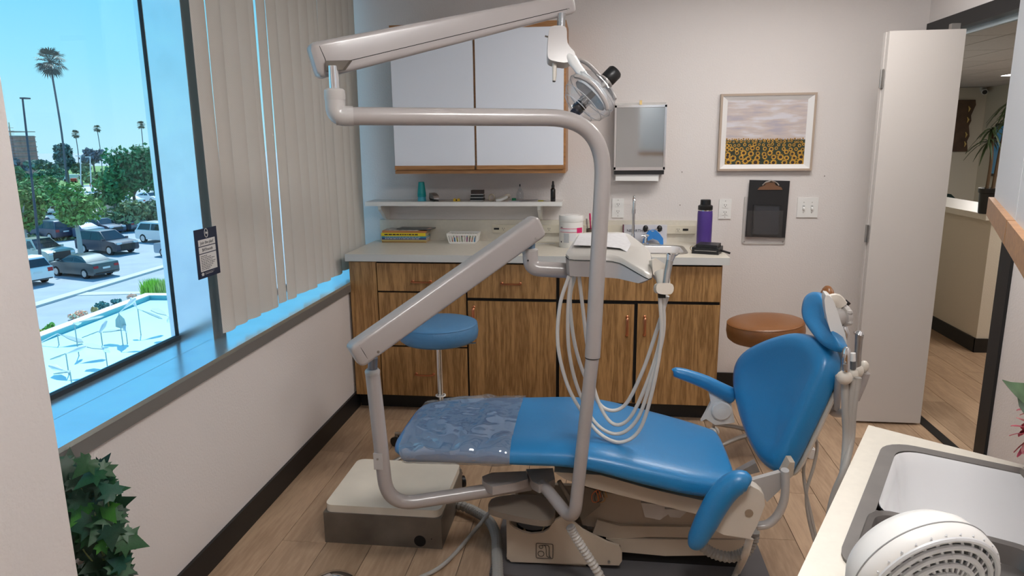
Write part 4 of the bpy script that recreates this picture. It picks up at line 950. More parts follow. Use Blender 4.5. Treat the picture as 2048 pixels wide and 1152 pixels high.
# steel back bracket
a=MB(); a.prism([at(x,y,Y=-2.14) for x,y in((1500,962),(1560,945),(1572,958),(1560,980),(1534,1004),(1520,985))],(0,.02,0),.003); a.build('hinge_plate',M_unitl,t)
MB().prism([at(x,y,Y=-2.05) for x,y in((1474,946),(1512,926),(1520,944),(1488,952))],(0,.03,0),.003).build('hinge_bar',M_steel,t)
pts=spline([at(x,y,Y=-2.16) for x,y in((1570,940),(1571,965),(1568,1000),(1555,1030),(1535,1048),(1512,1052))],6)
MB().tube(pts,.0175,14,flat=.7).build('back_support_tube',M_unitl,t)
MB().prism([at(x,y,Y=-2.10) for x,y in((1566,952),(1580,925),(1590,925),(1586,952),(1576,960))],(0,.05,0),.003).build('back_frame_bar',M_beige,t)
# far arm bracket
c=at(1443,822,Y=-1.60)
a=MB(); a.lathe([(.001,-.02),(.034,-.02),(.038,-.015),(.038,.0),(.034,.004),(.001,.005)],basis(c,(0,-1,0)),26); a.lathe([(.001,.004),(.017,.004),(.017,.008),(.001,.009)],basis(c,(0,-1,0)),20); a.build('pivot_disc',M_plastic,t)
MB().prism([at(x,y,Y=-1.59) for x,y in((1418,785),(1445,798),(1462,803),(1470,845),(1452,848),(1430,850),(1412,838),(1402,843),(1412,825),(1422,805))],(0,.02,0),.005).build('armrest_bracket',M_plastic,t)
# ------- seat under-frame rail
ra=[(1108,944),(1200,950),(1300,978),(1400,1000),(1490,1006),(1492,1034),(1400,1030),(1310,1008),(1180,975),(1128,958)]
MB().prism([at(x,y,Y=-2.10) for x,y in ra],(0,.38,0),.004).build('seat_frame',M_beige,t)
# ------- scissor lift body
lb=[(1150,1000),(1200,985),(1260,990),(1465,1048),(1478,1058),(1230,1062),(1165,1050)]
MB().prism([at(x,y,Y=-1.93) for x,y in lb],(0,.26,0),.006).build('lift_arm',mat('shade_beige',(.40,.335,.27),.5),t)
lc=[(1195,1040),(1240,1052),(1488,1056),(1492,1078),(1300,1074),(1228,1078),(1185,1068)]
MB().prism([at(x,y,Y=-1.945) for x,y in lc],(0,.30,0),.005).build('lift_cover',M_beige,t)
ld=[(1212,1078),(1490,1080),(1486,1110),(1330,1112),(1244,1104),(1240,1090)]
MB().prism([at(x,y,Y=-1.95) for x,y in ld],(0,.32,0),.004).build('lower_cover',M_beige,t)
# front motor shroud with scooped opening
fs=[(1018,1036),(1019,1048),(1028,1056),(1045,1064),(1062,1068),(1085,1066),(1098,1058),(1105,1046),(1112,1040),(1130,1030),(1165,1060),(1215,1085),(1238,1092),(1244,1104),(1244,1122),(1238,1131),(1022,1124),(1013,1114)]
MB().prism([at(x,y,Y=-2.0) for x,y in fs],(0,.012,0),.003).build('motor_shroud',M_beige,t)
s0=at(1017,1036,Y=-2.0); s1=at(1013,1116,Y=-2.0); s2=at(1240,1110,Y=-2.0)
MB().box(s1.x,s1.x+.014,-1.99,-1.72,s1.z-.012,s0.z+.005,.005).build('shroud_side',M_beige,t)
MB().box(s1.x+.01,s2.x,-1.74,-1.72,s1.z-.01,s0.z,.003).build('shroud_side',M_beige,t)
sc_=at(1218,1125,Y=-2.0); MB().cyl((sc_.x,-2.004,sc_.z+.004),(sc_.x,-1.99,sc_.z+.004),.005,10).build('screw',M_steel,t)
# base plate
MB().box(1.02,2.0,-2.06,-1.62,0,.018,.006).build('base_plate',mat('base_grey',(.135,.13,.135),.5,.2),t)
MB().box(1.16,1.36,-1.98,-1.70,.018,.045,.006).build('base_foot',M_beige,t)
MB().box(1.42,1.90,-1.93,-1.66,.018,.07,.004).build('base_rail',M_dark,t)
# motor
mc=at(1068,1052,Y=-1.90)
MB().cyl((mc.x,-1.90,.05),(mc.x,-1.90,mc.z+.02),.062,24).build('motor',M_blackp,t)
MB().tube([V(mc.x+.064*math.cos(k*PI/12),-1.90+.064*math.sin(k*PI/12),mc.z+.004) for k in range(25)],.0025,6,cap=False).build('motor_ring',M_chrome,t)
a=MB(); a.tube(spline([at(x,y,Y=-1.97) for x,y in((1052,1064),(1048,1058),(1045,1066))],4),.0022,6); a.build('motor_wire',mat('tan_wire',(.45,.36,.22),.5),t)
a=MB(); a.tube(spline([at(x,y,Y=-1.97) for x,y in((1082,1066),(1088,1054),(1086,1045))],4),.0022,6); a.build('motor_wire',MATS['tan_wire'],t)
# foot-rest pan plate over the motor
pp=chaikin([at(x,y,Z=.262) for x,y in((988,990),(1092,988),(1112,1018),(1108,1036),(1086,1044),(985,1022),(973,1012))],2)
MB().prism(pp,(0,0,-.022),.003).build('motor_cover_plate',mat('taupe_plate',(.215,.175,.14),.5,bump=.1),t)
# logo plate: rounded square with twin rings and a double stroke
o0=at(1089,1102,Y=-2.002); s_=.030
P=lambda x,z: V(o0.x+x*s_,-2.0025,o0.z+z*s_)
M_logo=mat('logo_line',(.045,.035,.03),.5)
a=MB(); lw=.0011
sq=[P(p.x,p.y) for p in rrect(V2(0,0),V2(1,0),V2(0,1),1,.97,.18,4)]; a.tube(sq+[sq[0]],lw,6,cap=False)
cir=lambda cx_,cz_,r_: a.tube([P(cx_+r_*math.cos(k*PI/10),cz_+r_*math.sin(k*PI/10)) for k in range(21)],lw,6,cap=False)
cir(-.42,.52,.22); cir(-.42,-.38,.36)
a.tube(spline([P(-.42,.74),P(.05,.70),P(.18,.3),P(.2,-.3),P(.32,-.72),P(.78,-.8)],5),lw,6)
a.tube(spline([P(-.2,.76),P(.35,.76),P(.55,.5),P(.55,-.45),P(.62,-.72),P(.82,-.82)],5),lw,6)
a.build('emblem',M_logo,t)
# control box behind + wires
MB().prism([at(x,y,Y=-2.04) for x,y in((1282,1006),(1345,1012),(1340,1026),(1320,1040),(1290,1034))],(0,.08,0),.005).build('junction_box',M_unitl,t)
MB().prism([at(x,y,Y=-2.05) for x,y in((1330,1018),(1378,1020),(1360,1036),(1340,1034))],(0,.06,0),.004).build('bracket_foot',M_unitl,t)
for k,(cl,px_) in enumerate((((.6,.12,.02),1200),((.03,.03,.03),1206),((.5,.25,.05),1212))):
    MB().tube(spline([at(x,y,Y=-2.0+.01*k) for x,y in((px_-8,982),(px_-2,1000),(px_-14,1004),(px_-16,990),(px_-4,980),(px_+2,995))],5),.0014,6).build('wire',mat('wire_%d'%k,cl,.5),t)
MB().prism([at(x,y,Y=-1.97) for x,y in((1150,968),(1205,985),(1200,1012),(1165,1040),(1140,1010))],(0,.1,0),.004).build('linkage_plate',M_steeld,t)
MB().cyl(at(1118,962,Y=-2.06),at(1150,1020,Y=-2.06),.008,10).build('linkage_rod',M_steeld,t)
# hoses of the chair
def hose(name,pxs,kw,r,m,parent,n=8,ribs=False):
    pts=[]
    for q in pxs:
        x,y=q[:2]; k2=dict(kw); 
        if len(q)>2: k2={q[2][0]:q[2][1]}
        pts.append(at(x,y,**k2))
    sp_=spline(pts,n)
    if ribs:
        L=0; rr=[]; out=[]
        for a_,b_ in zip(sp_[:-1],sp_[1:]):
            k=max(1,int((b_-a_).length/.0058))
            for j in range(k): out.append(a_.lerp(b_,j/k)); 
        rr=[r*(1 if (i//1)%2 else .80) for i in range(len(out))]
        mb=MB(); mb.tube(out,rr,12)
    else: mb=MB(); mb.tube(sp_,r,12)
    return mb.build(name,m,parent,angle=25 if ribs else 60)
# ================================================================== HOSES ON FLOOR
M_corr=mat('corrugated_grey',(.30,.29,.27),.5); M_corrw=mat('corrugated_white',(.55,.53,.50),.4)
def thing_hose(name,label,cat,*a,**k):
    o=hose(name,*a,None,**k); return one(o,label,cat)
thing_hose('corrugated_hose','thick grey corrugated hose curving over the floor beside the chair base','hose',[(880,1012),(915,1010),(948,1022),(978,1042),(992,1072),(994,1110),(996,1170)],dict(Z=.03),.021,M_corr,ribs=True)
thing_hose('corrugated_hose','ribbed white hose running down in front of the logo cover of the base','hose',[(1140,1052),(1150,1072),(1165,1096),(1182,1122),(1200,1152),(1222,1200)],dict(Y=-2.13),.0165,M_corrw,ribs=True)
thing_hose('thin_hose','thin grey foot control hose running from the chair base over the floor','hose',[(984,1018,('Z',.08)),(960,1048,('Z',.03)),(925,1090),(895,1122),(868,1142),(830,1160),(800,1180)],dict(Z=.012),.0075,M_hose)
thing_hose('coiled_hose','pale ribbed hose looping under the near armrest','hose',[(1385,1062),(1405,1092),(1430,1108),(1462,1114),(1490,1104),(1505,1082),(1508,1060)],dict(Y=-2.13),.019,M_corr,ribs=True)
thing_hose('drain_hose','beige tube hanging below the near armrest bracket','hose',[(1500,1076,('Y',-2.16)),(1490,1110,('Y',-2.16)),(1476,1140,('Z',.03)),(1462,1170,('Z',.012))],dict(Z=.01),.012,M_beigel)
# ================================================================== SUPPLY BOX
t=thing('junction_floor_box','low steel floor box with a cream lid under the foot of the dental chair','floor box',(.59,-1.70,0))
bx0,bx1,by0,by1=.352,.815,-1.905,-1.50
MB().box(bx0,bx1,by0,by1,0,.128,.010,seg=3).build('steel_box',M_steeld,t)
ld_=[V(p.x,p.y,.128) for p in rrect(V2((bx0+bx1)/2,(by0+by1)/2),V2(1,0),V2(0,1),(bx1-bx0)/2-.004,(by1-by0)/2-.004,.03,5)]
MB().prism(ld_,(0,0,.030),.009,3).build('lid',mat('cream_lid',(.76,.70,.60),.42,var=.05,vscale=7),t)
hh_=at(840,1082,Y=by0); a=MB(); a.cyl((hh_.x,by0-.001,hh_.z),(hh_.x,by0+.004,hh_.z),.023,20); a.build('hose_opening',M_dark,t)
for px_,py_ in((755,1097),(771,1099),(863,1078)): p=at(px_,py_,Y=by0); MB().cyl((p.x,by0-.001,p.z),(p.x,by0+.002,p.z),.0022,8).build('screw_hole',M_dark,t)
# foot control
p=at(664,1163,Z=.02)
t=thing('foot_control','round chrome foot control dome on the floor in front of the steel floor box','foot control',(p.x,p.y,0))
MB().lathe([(.001,.046),(.018,.043),(.045,.032),(.072,.018),(.078,.012),(.078,.004),(.001,.004)],T((p.x,p.y,0)),40).build('dome',M_chrome,t)
MB().lathe([(.079,.010),(.080,.002),(.001,0)],T((p.x,p.y,0)),40).build('rubber_rim',M_blackp,t)
a=MB(); a.prism(chaikin([V(p.x+x,p.y+y,0.002) for x,y in((.06,.03),(.11,.035),(.115,-.03),(.105,-.07),(.06,-.06))],1),(0,0,.012),.003); a.build('bracket',M_plastic,t)
MB().cyl((p.x+.085,p.y-.04,.012),(p.x+.085,p.y-.04,.02),.012,14).build('knob',mat('brass',(.5,.4,.2),.3,1),t)
# ================================================================== LIGHT ON POLE
t=thing('dental_light','dental operating light on a grey jointed arm and bent pole rising beside the chair','dental light',(1.326,-2.22,.33))
mp0=at(1085,968,Z=.36); b0=at(1148,1046,Z=.325)
PY=b0.y
pol=fillet([mp0,b0,at(1176,760,Y=PY)],.075,8)
low=fillet([mp0,b0,at(1185,712,Y=PY)],.07,8)
a=MB(); a.tube(low,.0205,18); a.build('lower_pole',M_unit,t)
upb=at(1185,714,Y=PY); 
a=MB(); a.tube([upb-V(0,0,.003),upb+V(0,0,.0035)],.0222,18); a.build('pole_joint_ring',M_dark,t)
top=[upb, at(1204,262,Y=PY), ad(672,240,1.76), ad(675,176,1.76)]
crn=ad(1212,240,2.0); crn=at(1212,236,Y=PY)
lc_=ad(672,232,1.80)
crv=fillet([upb,crn,lc_],.17,14)
a=MB(); a.tube(crv,.0232,20); a.build('upper_pole',M_unit,t)
el=fillet([lc_.lerp(crn,.06),lc_,V(lc_.x,lc_.y,lc_.z+.062)],.05,8)
a=MB(); a.tube(el,.0255,20); a.build('elbow',M_unitl,t)
e1=V(lc_.x,lc_.y,lc_.z+.062)
a=MB(); a.lathe([(.001,0),(.0262,0),(.0268,.003),(.0262,.024),(.022,.028),(.001,.028)],T(e1-V(0,0,.022)),24); a.build('elbow_collar',M_unitl,t)
MB().cyl(e1,e1+V(0,0,.062),.0125,18).build('swivel_pin',M_chrome,t)
# beam
L0=ad(625,124,1.80); L1=ad(1143,8,2.10)
def beam(A,B,h0,h1,w0,w1,name,m,parent,cap0=True):
    d=(B-A).normalized(); s=d.cross(V(0,0,1)).normalized(); up=s.cross(d)
    rings=[]
    N=[(0,.80),(.006,.93),(.014,1)]
    L=(B-A).length
    st=[(f/L,k) for f,k in N]+[(i/10,1) for i in range(1,10)]+[(1-f/L,k) for f,k in reversed(N)]
    for f,k in st:
        h=(h0+(h1-h0)*f)/2*k; w_=(w0+(w1-w0)*f)/2*k; c=A+(B-A)*f
        rr=rrect(V2(0,0),V2(1,0),V2(0,1),w_,h,min(w_,h)*.45,4)
        rings.append([c+s*p.x+up*p.y for p in rr])
    mb=MB(); mb.loft(rings); return mb.build(name,m,parent,angle=50),d,s,up
o_,d,s,up=beam(L0,L1,.091,.056,.06,.045,'light_arm',M_unit,t)
if (CC-L0).dot(s)<0: s=-s
# seam line, end cap, screws on visible side
def onbeam(f,g,off,A=L0,B=L1,h0=.091,h1=.056,w0=.06,w1=.045,s=s,up=up): return A+(B-A)*f+up*((h0+(h1-h0)*f)/2*g)+s*((w0+(w1-w0)*f)/2+off)
MB().tube([onbeam(.035,-.42,.0001),onbeam(.5,-.42,.0001),onbeam(.965,-.42,.0001)],.0009,6).build('seam_line',M_dark,t)
MB().tube([onbeam(.028,.72,-.0005),onbeam(.033,0,.0001),onbeam(.035,-.42,.0001)],.0009,6).build('seam_line',M_dark,t)
for f in(.085,.965): c=onbeam(f,-.66 if f<.5 else -.45,0); MB().lathe([(.001,-.001),(.0048,-.001),(.0048,.0012),(.003,.0014),(.0028,.0005),(.001,.0005)],basis(c,s),14).build('screw',M_steel,t)
MB().prism([e1+V(-.02,0,.050),e1+V(.025,0,.052),e1+V(.045,0,.075),e1+V(-.02,0,.075)],(0,.018,0),.002).build('hinge_block',M_steeld,t)
# end pin and head
h0_=ad(1122,40,2.06)
hd=lambda x,y,z=2.06: ad(x,y,z)
MB().cyl(hd(1123,28),hd(1122,58),.0125,18).build('swivel_pin',M_chrome,t)
FW=V(CF.x,CF.y,CF.z)
body=[(1098,58),(1104,51),(1128,51),(1134,58),(1134,82),(1138,92),(1153,107),(1144,119),(1133,126),(1112,123),(1098,119),(1095,110),(1096,80)]
MB().prism([hd(x,y,2.035) for x,y in chaikin([V2(*q) for q in body],1)],FW*.055,.010,3).build('light_housing',M_unit,t)
MB().tube([hd(1090,72),hd(1097,74)],.0025,8).build('side_pin',M_steeld,t)
MB().tube([hd(1109,121),hd(1109,150),hd(1108,162)],[.007,.0065,.005],12).build('switch_lever',M_beigel,t)
MB().cyl(hd(1108,160),hd(1108,163.5),.0045,10).build('lever_tip',M_blackp,t)
# yoke
MB().tube(spline([hd(1140,112,2.05),hd(1150,128,2.04),hd(1165,148,2.03),hd(1185,166,2.03),(hd(1200,178,2.03))],5),[.019]*6+[.017]*5+[.014]*10,16,flat=.7).build('yoke_neck',M_plastic,t)
MB().tube(spline([hd(1156,118,2.10),hd(1175,128,2.11),hd(1195,148,2.12),hd(1212,170,2.12),hd(1226,190,2.12),hd(1231,200,2.12)],5),[.004]+[.010]*24+[.006],12,flat=.6).build('rear_handle',M_unit,t)
MB().tube(spline([hd(1148,152,1.98),hd(1165,156,1.97),hd(1185,168,1.96),hd(1200,186,1.96),(hd(1211,205,1.97)),hd(1214,219,1.98)],5),[.005]+[.0105]*23+[.0112,.008],14,flat=.6).build('front_handle',M_unit,t)
# reflector bowl: axis from lower-left bulb knob to upper-right black knob
K0=hd(1222,152); K1=hd(1150,226)
axd=(K0-K1).normalized()
bc_=hd(1180,192)
a=MB(); a.lathe([(.001,-.066),(.028,-.064),(.052,-.052),(.072,-.028),(.080,.0),(.077,.020),(.066,.038),(.046,.052),(.02,.060),(.001,.061)],basis(bc_,axd),36); a.build('reflector_shield',M_clear,t,angle=60)
a=MB(); a.lathe([(.058,.0),(.050,.022),(.036,.036),(.018,.043),(.017,.041),(.034,.033),(.047,.020),(.0555,.0)],basis(bc_,axd),36,cap=False); a.build('reflector_dish',mat('dish_white',(.72,.73,.75),.2),t,angle=60)
for k in range(4):
    a=MB(); R_=basis(bc_,axd); pts=[R_@V(.070*math.cos(g)*1,.070*math.sin(g)*math.cos(.3+k*.45),.02-.02*k+.0*g) for g in [PI*j/12 for j in range(13)]]
for zz,r_ in((-.028,.0715),(.0,.0805),(.020,.0775),(-.050,.053)):
    MB().tube([basis(bc_,axd)@V(r_*math.cos(k*PI/18),r_*math.sin(k*PI/18),zz) for k in range(37)],.0012,6,cap=False).build('shield_rib',mat('rib_clear',(.6,.6,.62),.15),t)
# lamp spine (bulb bracket)
a=MB(); a.tube([bc_+axd*.02,bc_-axd*.03],[.010,.009],12); a.build('lamp_spine',M_unitl,t)
a=MB(); a.lathe([(.001,0),(.017,0),(.019,.004),(.019,.010),(.013,.012),(.018,.016),(.018,.024),(.001,.026)],basis(bc_-axd*.058,axd),16); a.build('bulb_holder',mat('gunmetal',(.05,.05,.055),.3,.7),t)
a=MB(); 
for k in range(5):
    g=k*1.256; a=MB(); a.tube([basis(bc_-axd*.035,axd)@V(.014*math.cos(g),.014*math.sin(g),0),basis(bc_-axd*.035,axd)@V(.016*math.cos(g),.016*math.sin(g),.02)],.0035,8); a.build('holder_prong',M_chrome,t)
a=MB(); a.lathe([(.001,0),(.014,0),(.015,.003),(.015,.018),(.012,.020),(.001,.020)],basis(K1-axd*.006,axd),18); a.build('front_knob',mat('blue_black',(.008,.012,.03),.3),t)
a=MB(); a.lathe([(.001,0),(.020,0),(.023,.004),(.023,.034),(.019,.040),(.001,.041)],basis(K0-axd*.018,axd),20); a.build('rear_knob',M_blackp,t)
a=MB(); a.lathe([(.001,0),(.016,0),(.024,.006),(.024,.010),(.001,.010)],basis(K0-axd*.030,axd),20); a.build('knob_collar',M_unit,t)
MB().tube([hd(1196,178,2.03),hd(1214,164,2.04)],[.013,.013],12,flat=.6).build('knob_bracket',M_unitl,t)
# mounting yoke under the seat
MB().prism([at(x,y,Z=.375) for x,y in((1052,938),(1106,936),(1110,958),(1092,966),(1078,970),(1064,962))],(0,0,-.03),.003).build('pole_mount',M_unit,t)
# ================================================================== DELIVERY UNIT
t=thing('delivery_unit','dental instrument delivery unit on a diagonal jointed arm with a tray head and hoses','dental unit',(.72,-2.15,.33))
MB().prism([at(x,y,Z=.372) for x,y in((984,945),(1052,942),(1056,958),(1030,966),(985,974),(966,962),(964,953))],(0,0,-.03),.003).build('pole_mount',M_unit,t)
g0=at(1060,968,Z=.335); g1=at(775,1012,Z=.325); gy=g1.y
up0=at(745,745,Y=gy)
a=MB(); a.tube(fillet([g0,g1,V(up0.x,gy,up0.z)],.10,12),.0235,20); a.build('pole',M_unit,t)
pa=at(756,920,Y=gy-.0235); MB().box(pa.x-.015,pa.x+.015,gy-.0246,gy-.014,pa.z-.034,pa.z+.022,.004).build('pole_hatch',M_unitl,t)
MB().cyl((pa.x,gy-.027,pa.z+.004),(pa.x,gy-.02,pa.z+.004),.0035,10).build('hatch_screw',M_steel,t)
MB().lathe([(.0236,0),(.0245,.004),(.0245,.010),(.020,.016),(.001,.017)],T((up0.x,gy,up0.z-.004)),24).build('pole_cap',M_unitl,t)
MB().cyl((up0.x,gy,up0.z),(up0.x+.004,gy,up0.z+.05),.0155,18).build('swivel_pin',mat('pin_grey',(.22,.24,.28),.35,.6),t)
A0=ad(707,712,2.08); A1=ad(1077,450,2.36)
o_,d2,s2,up2=beam(A0,A1,.079,.079,.055,.055,'unit_arm',M_unit,t)
if (CC-A0).dot(s2)<0: s2=-s2
if up2.z<0: up2=-up2
ob2=lambda f,g,off: onbeam(f,g,off,A=A0,B=A1,h0=.079,h1=.079,w0=.055,w1=.055,s=s2,up=up2)
MB().tube([ob2(.035,.75,-.001),ob2(.035,0,.0001),ob2(.035,-.75,-.001)],.0008,6).build('seam_line',M_dark,t)
for f in(.085,.94): MB().lathe([(.001,-.001),(.0045,-.001),(.0045,.0012),(.001,.0014)],basis(ob2(f,-.6,-.0005),s2),12).build('screw',M_steel,t)
# second elbow and horizontal tube
q0=ad(1060,505,2.38); q1=ad(1064,540,2.38)
j1=V(q0.x,q0.y,q0.z); j2=ad(1066,539,2.38); j3=ad(1150,542,2.38)
MB().cyl(ad(1063,478,2.38),ad(1062,502,2.38),.0135,16).build('swivel_pin',mat('pin_blue',(.12,.20,.30),.4),t)
a=MB(); a.tube(fillet([ad(1060,500,2.38),ad(1062,537,2.38),j3],.05,8),[.0265]*11,20); a.build('elbow',M_unit,t)
c=ad(1056,521,2.353); MB().cyl(c,c+FW*.01,.0035,8).build('grub_screw',M_blackp,t)
MB().lathe([(.001,.006),(.022,.006),(.0275,.002),(.0275,-.010),(.0265,-.012)],T(ad(1060,500,2.38)),24).build('elbow_collar',M_unitl,t)
# tray head: pixel outline per corner with depth
topo=[(1140,508,2.28),(1232,508,2.27),(1297,548,2.16),(1292,500,2.38),(1252,466,2.56),(1166,466,2.58)]
mid =[(1126,512,2.27),(1234,515,2.26),(1305,558,2.14),(1301,500,2.38),(1254,463,2.58),(1160,463,2.60)]
mid2=[(1126,521,2.27),(1234,524,2.26),(1305,565,2.14),(1302,506,2.38),(1254,470,2.58),(1160,470,2.60)]
bot =[(1128,552,2.27),(1232,556,2.26),(1282,568,2.16),(1296,560,2.36),(1250,512,2.58),(1162,512,2.60)]
def ringpx(l,ch=2): return chaikin([ad(*q) for q in l],ch,q=.12)
def blend(a,b,f): return [tuple(x*(1-f)+y*f for x,y in zip(p,q)) for p,q in zip(a,b)]
MB().loft([ringpx(l) for l in (mid2,blend(mid2,mid,.8),blend(mid,topo,.5),blend(mid,topo,.85),topo)],True).build('tray_lid',mat('tray_cream',(.52,.485,.44),.35,coat=.2),t,angle=50)
_sl=ringpx(blend(mid2,mid,.15)); MB().tube(_sl+[_sl[0]],.0012,6,cap=False).build('seam_line',M_dark,t)
MB().loft([ringpx(l) for l in (bot,blend(bot,mid2,.3),blend(bot,mid2,.6),blend(bot,mid2,.97))],True).build('tray_body',M_unit,t,angle=50)
# paper on tray
pp=[(1160,469,2.545),(1250,469,2.53),(1262,490,2.40),(1254,506,2.32),(1240,498,2.335),(1200,494,2.345),(1147,492,2.355)]
M_pap=mat('creased_paper',(.62,.60,.60),.8,bump=.5,bscale=25,var=.06,vscale=60)
Pp=[ad(x,y-1.4,z) for x,y,z in pp]; MB().prism(Pp,(0,0,.0015)).build('tray_paper_tmp',M_pap,t) if False else one(MB().prism(Pp,(0,0,.0015)).build('tray_paper',M_pap),'creased white paper sheet lying on the delivery unit tray','paper')
a=MB(); a.tube(spline([ad(x,y,z) for x,y,z in((1146,493.5,2.34),(1175,496,2.335),(1203,495,2.33),(1238,500,2.32),(1255,508,2.30))],4),.0011,6)
a.build('paper_edge_tmp',M_steeld,t) if False else a.bm.free()
# holder arm on the right with block
MB().prism([ad(x,y,2.2) for x,y in((1304,520),(1312,516),(1338,534),(1340,548),(1320,562),(1306,548))],FW*.05,.006).build('holder_arm',M_beigel,t)
MB().tube([ad(1324,545,2.18),ad(1328,572,2.16)],[.024,.020],16).build('holder_neck',M_beigel,t)
MB().prism([ad(x,y,2.10) for x,y in chaikin([V2(*q) for q in((1313,570),(1318,566),(1342,566),(1348,572),(1347,584),(1340,590),(1318,588),(1312,582))],1)],FW*.04,.007,3).build('holder_block',M_beigel,t)
MB().tube([ad(1331,572,2.13),ad(1335,545,2.13),ad(1340,518,2.13)],[.0095,.0105,.011],14).build('handpiece_body',M_steel,t)
MB().tube([ad(1339,524,2.13),ad(1342,508,2.13)],[.010,.0155],14).build('handpiece_head',M_chrome,t)
MB().tube([ad(1338,509,2.118),ad(1339,507,2.118)],[.0045,.0045],10).build('nozzle',M_blackp,t)
MB().tube([ad(1346,514,2.13),ad(1357,506,2.14)],[.004,.004],8).build('nozzle_pin',M_steel,t)
MB().box(*(lambda p:(p.x-.012,p.x+.010,p.y-.012,p.y+.012,p.z-.007,p.z+.006))(ad(1324,590,2.13)),.003).build('tube_clamp',M_blackp,t)
# instrument hoses looping from the tray to the holder block
hp=[[(1138,552,-2.0),(1120,610,-2.0),(1116,690,-2.0),(1135,770,-2.0),(1168,830,-2.03),(1205,872,-2.06),(1245,884,-2.06),(1280,858,-2.06),(1305,780,-2.08),(1322,680,-2.1),(1320,592,-2.12)],
    [(1142,552,-1.99),(1136,620,-1.99),(1138,700,-1.99),(1155,775,-1.99),(1190,845,-2.03),(1235,868,-2.04),(1275,838,-2.05),(1302,760,-2.07),(1326,670,-2.09),(1326,592,-2.11)],
    [(1158,552,-1.97),(1166,620,-1.97),(1176,700,-1.97),(1192,790,-1.99),(1222,845,-2.02),(1256,840,-2.03),(1288,780,-2.05),(1318,690,-2.07),(1330,592,-2.10)],
    [(1150,552,-1.97),(1140,600,-1.96),(1150,690,-1.96),(1175,765,-1.96),(1208,816,-2.0),(1248,812,-2.0),(1284,745,-2.03),(1312,665,-2.06),(1335,592,-2.10)]]
for l in hp:
    MB().tube(spline([at(x,y,Y=Y) for x,y,Y in l],7),.0062,12).build('instrument_hose',M_hosel,t)
# ================================================================== ASSISTANT ARM (behind backrest)
t=thing('assistant_holder','suction instrument holder with grey tubes behind the head end of the chair','instrument holder',at(1720,760,Y=-2.14))
Y_=-2.14
MB().tube(fillet([at(1650,806,Y=-1.96),at(1668,826,Y=-1.97),at(1694,826,Y=-2.05)],.03,6),.015,14).build('support_arm',M_unit,t)
MB().tube([at(1678,755,Y=Y_+.10),at(1672,815,Y=Y_+.14)],[.018,.018],12,flat=.6).build('support_post',M_unit,t)
MB().tube([at(1666,768,Y=-1.96),at(1660,800,Y=-1.96)],[.008,.008],8).build('black_bar',M_blackp,t)
for k,(x,y) in enumerate(((1689,755),(1706,748),(1717,742),(1728,733))):
    c=at(x,y,Y=Y_-.05+.035*k); MB().ball(c,.0225-.003*(k>0)-.001*k,14,scale=(.85 if k else 1.0,1,.95 if k<2 else 1.15)).build('holder_grip',M_beigel,t)
MB().tube([at(1692,742,Y=Y_-.05),at(1692,716,Y=Y_-.05),at(1693,700,Y=Y_-.05),at(1694,694,Y=Y_-.05)],[.010,.0115,.011,.006],14).build('suction_tip',M_chrome,t)
MB().tube([at(1690,740,Y=Y_-.068),at(1690,728,Y=Y_-.068)],[.006,.006],10).build('valve_lever',M_steel,t)
MB().tube([at(1706,738,Y=Y_-.02),at(1706,722,Y=Y_-.02)],[.008,.008],12).build('grey_collar',mat('dark_grey_plastic',(.10,.10,.105),.4),t)
MB().tube([at(1706,722,Y=Y_-.02),at(1706,706,Y=Y_-.02)],[.0075,.0075],12).build('white_nozzle',M_plastic,t)
MB().tube([at(1715,735,Y=Y_+.02),at(1716,705,Y=Y_+.02),at(1718,680,Y=Y_+.02),at(1719,668,Y=Y_+.02)],[.0095,.010,.0105,.013],14).build('syringe_body',M_steel,t)
MB().tube([at(1718,669,Y=Y_+.02),at(1721,662,Y=Y_+.02)],[.014,.008],12).build('syringe_head',M_chrome,t)
MB().tube([at(1717,668,Y=Y_+.02),at(1708,665,Y=Y_+.02)],[.004,.004],8).build('syringe_nozzle',M_steel,t)
MB().tube([at(1728,745,Y=Y_+.05),at(1724,765,Y=Y_+.05),at(1712,800,Y=Y_+.05)],[.018,.014,.010],12).build('suction_body',M_unit,t)
for l in ([(1690,765),(1690,820),(1692,880),(1684,960),(1670,1030),(1660,1080)],[(1706,758),(1700,820),(1697,880),(1690,960),(1682,1040)],[(1716,755),(1706,820),(1702,880),(1688,940),(1668,990),(1655,1050)]):
    MB().tube(spline([at(x,y,Y=Y_-.04-.05*(y>900)) for x,y in l],6),.0105,12).build('suction_tube',M_hose,t)
# loose hoses near the right counter
for k,(l,lab) in enumerate((([(1618,862,.6),(1614,900,.45),(1607,940,.3),(1612,985,.15),(1622,1030,.05),(1632,1075,.012)],'thin grey tube hanging behind the backrest down to the floor by the counter'),([(1622,858,.6),(1634,890,.45),(1628,930,.3),(1613,985,.15),(1618,1040,.05),(1634,1100,.012)],'thin grey tube that bulges right as it hangs behind the backrest'))):
    o_=MB().tube(spline([at(x,y,Y=-1.95) for x,y,_ in l],7),.0055,10).build('hanging_tube',M_hose); one(o_,lab,'tube')
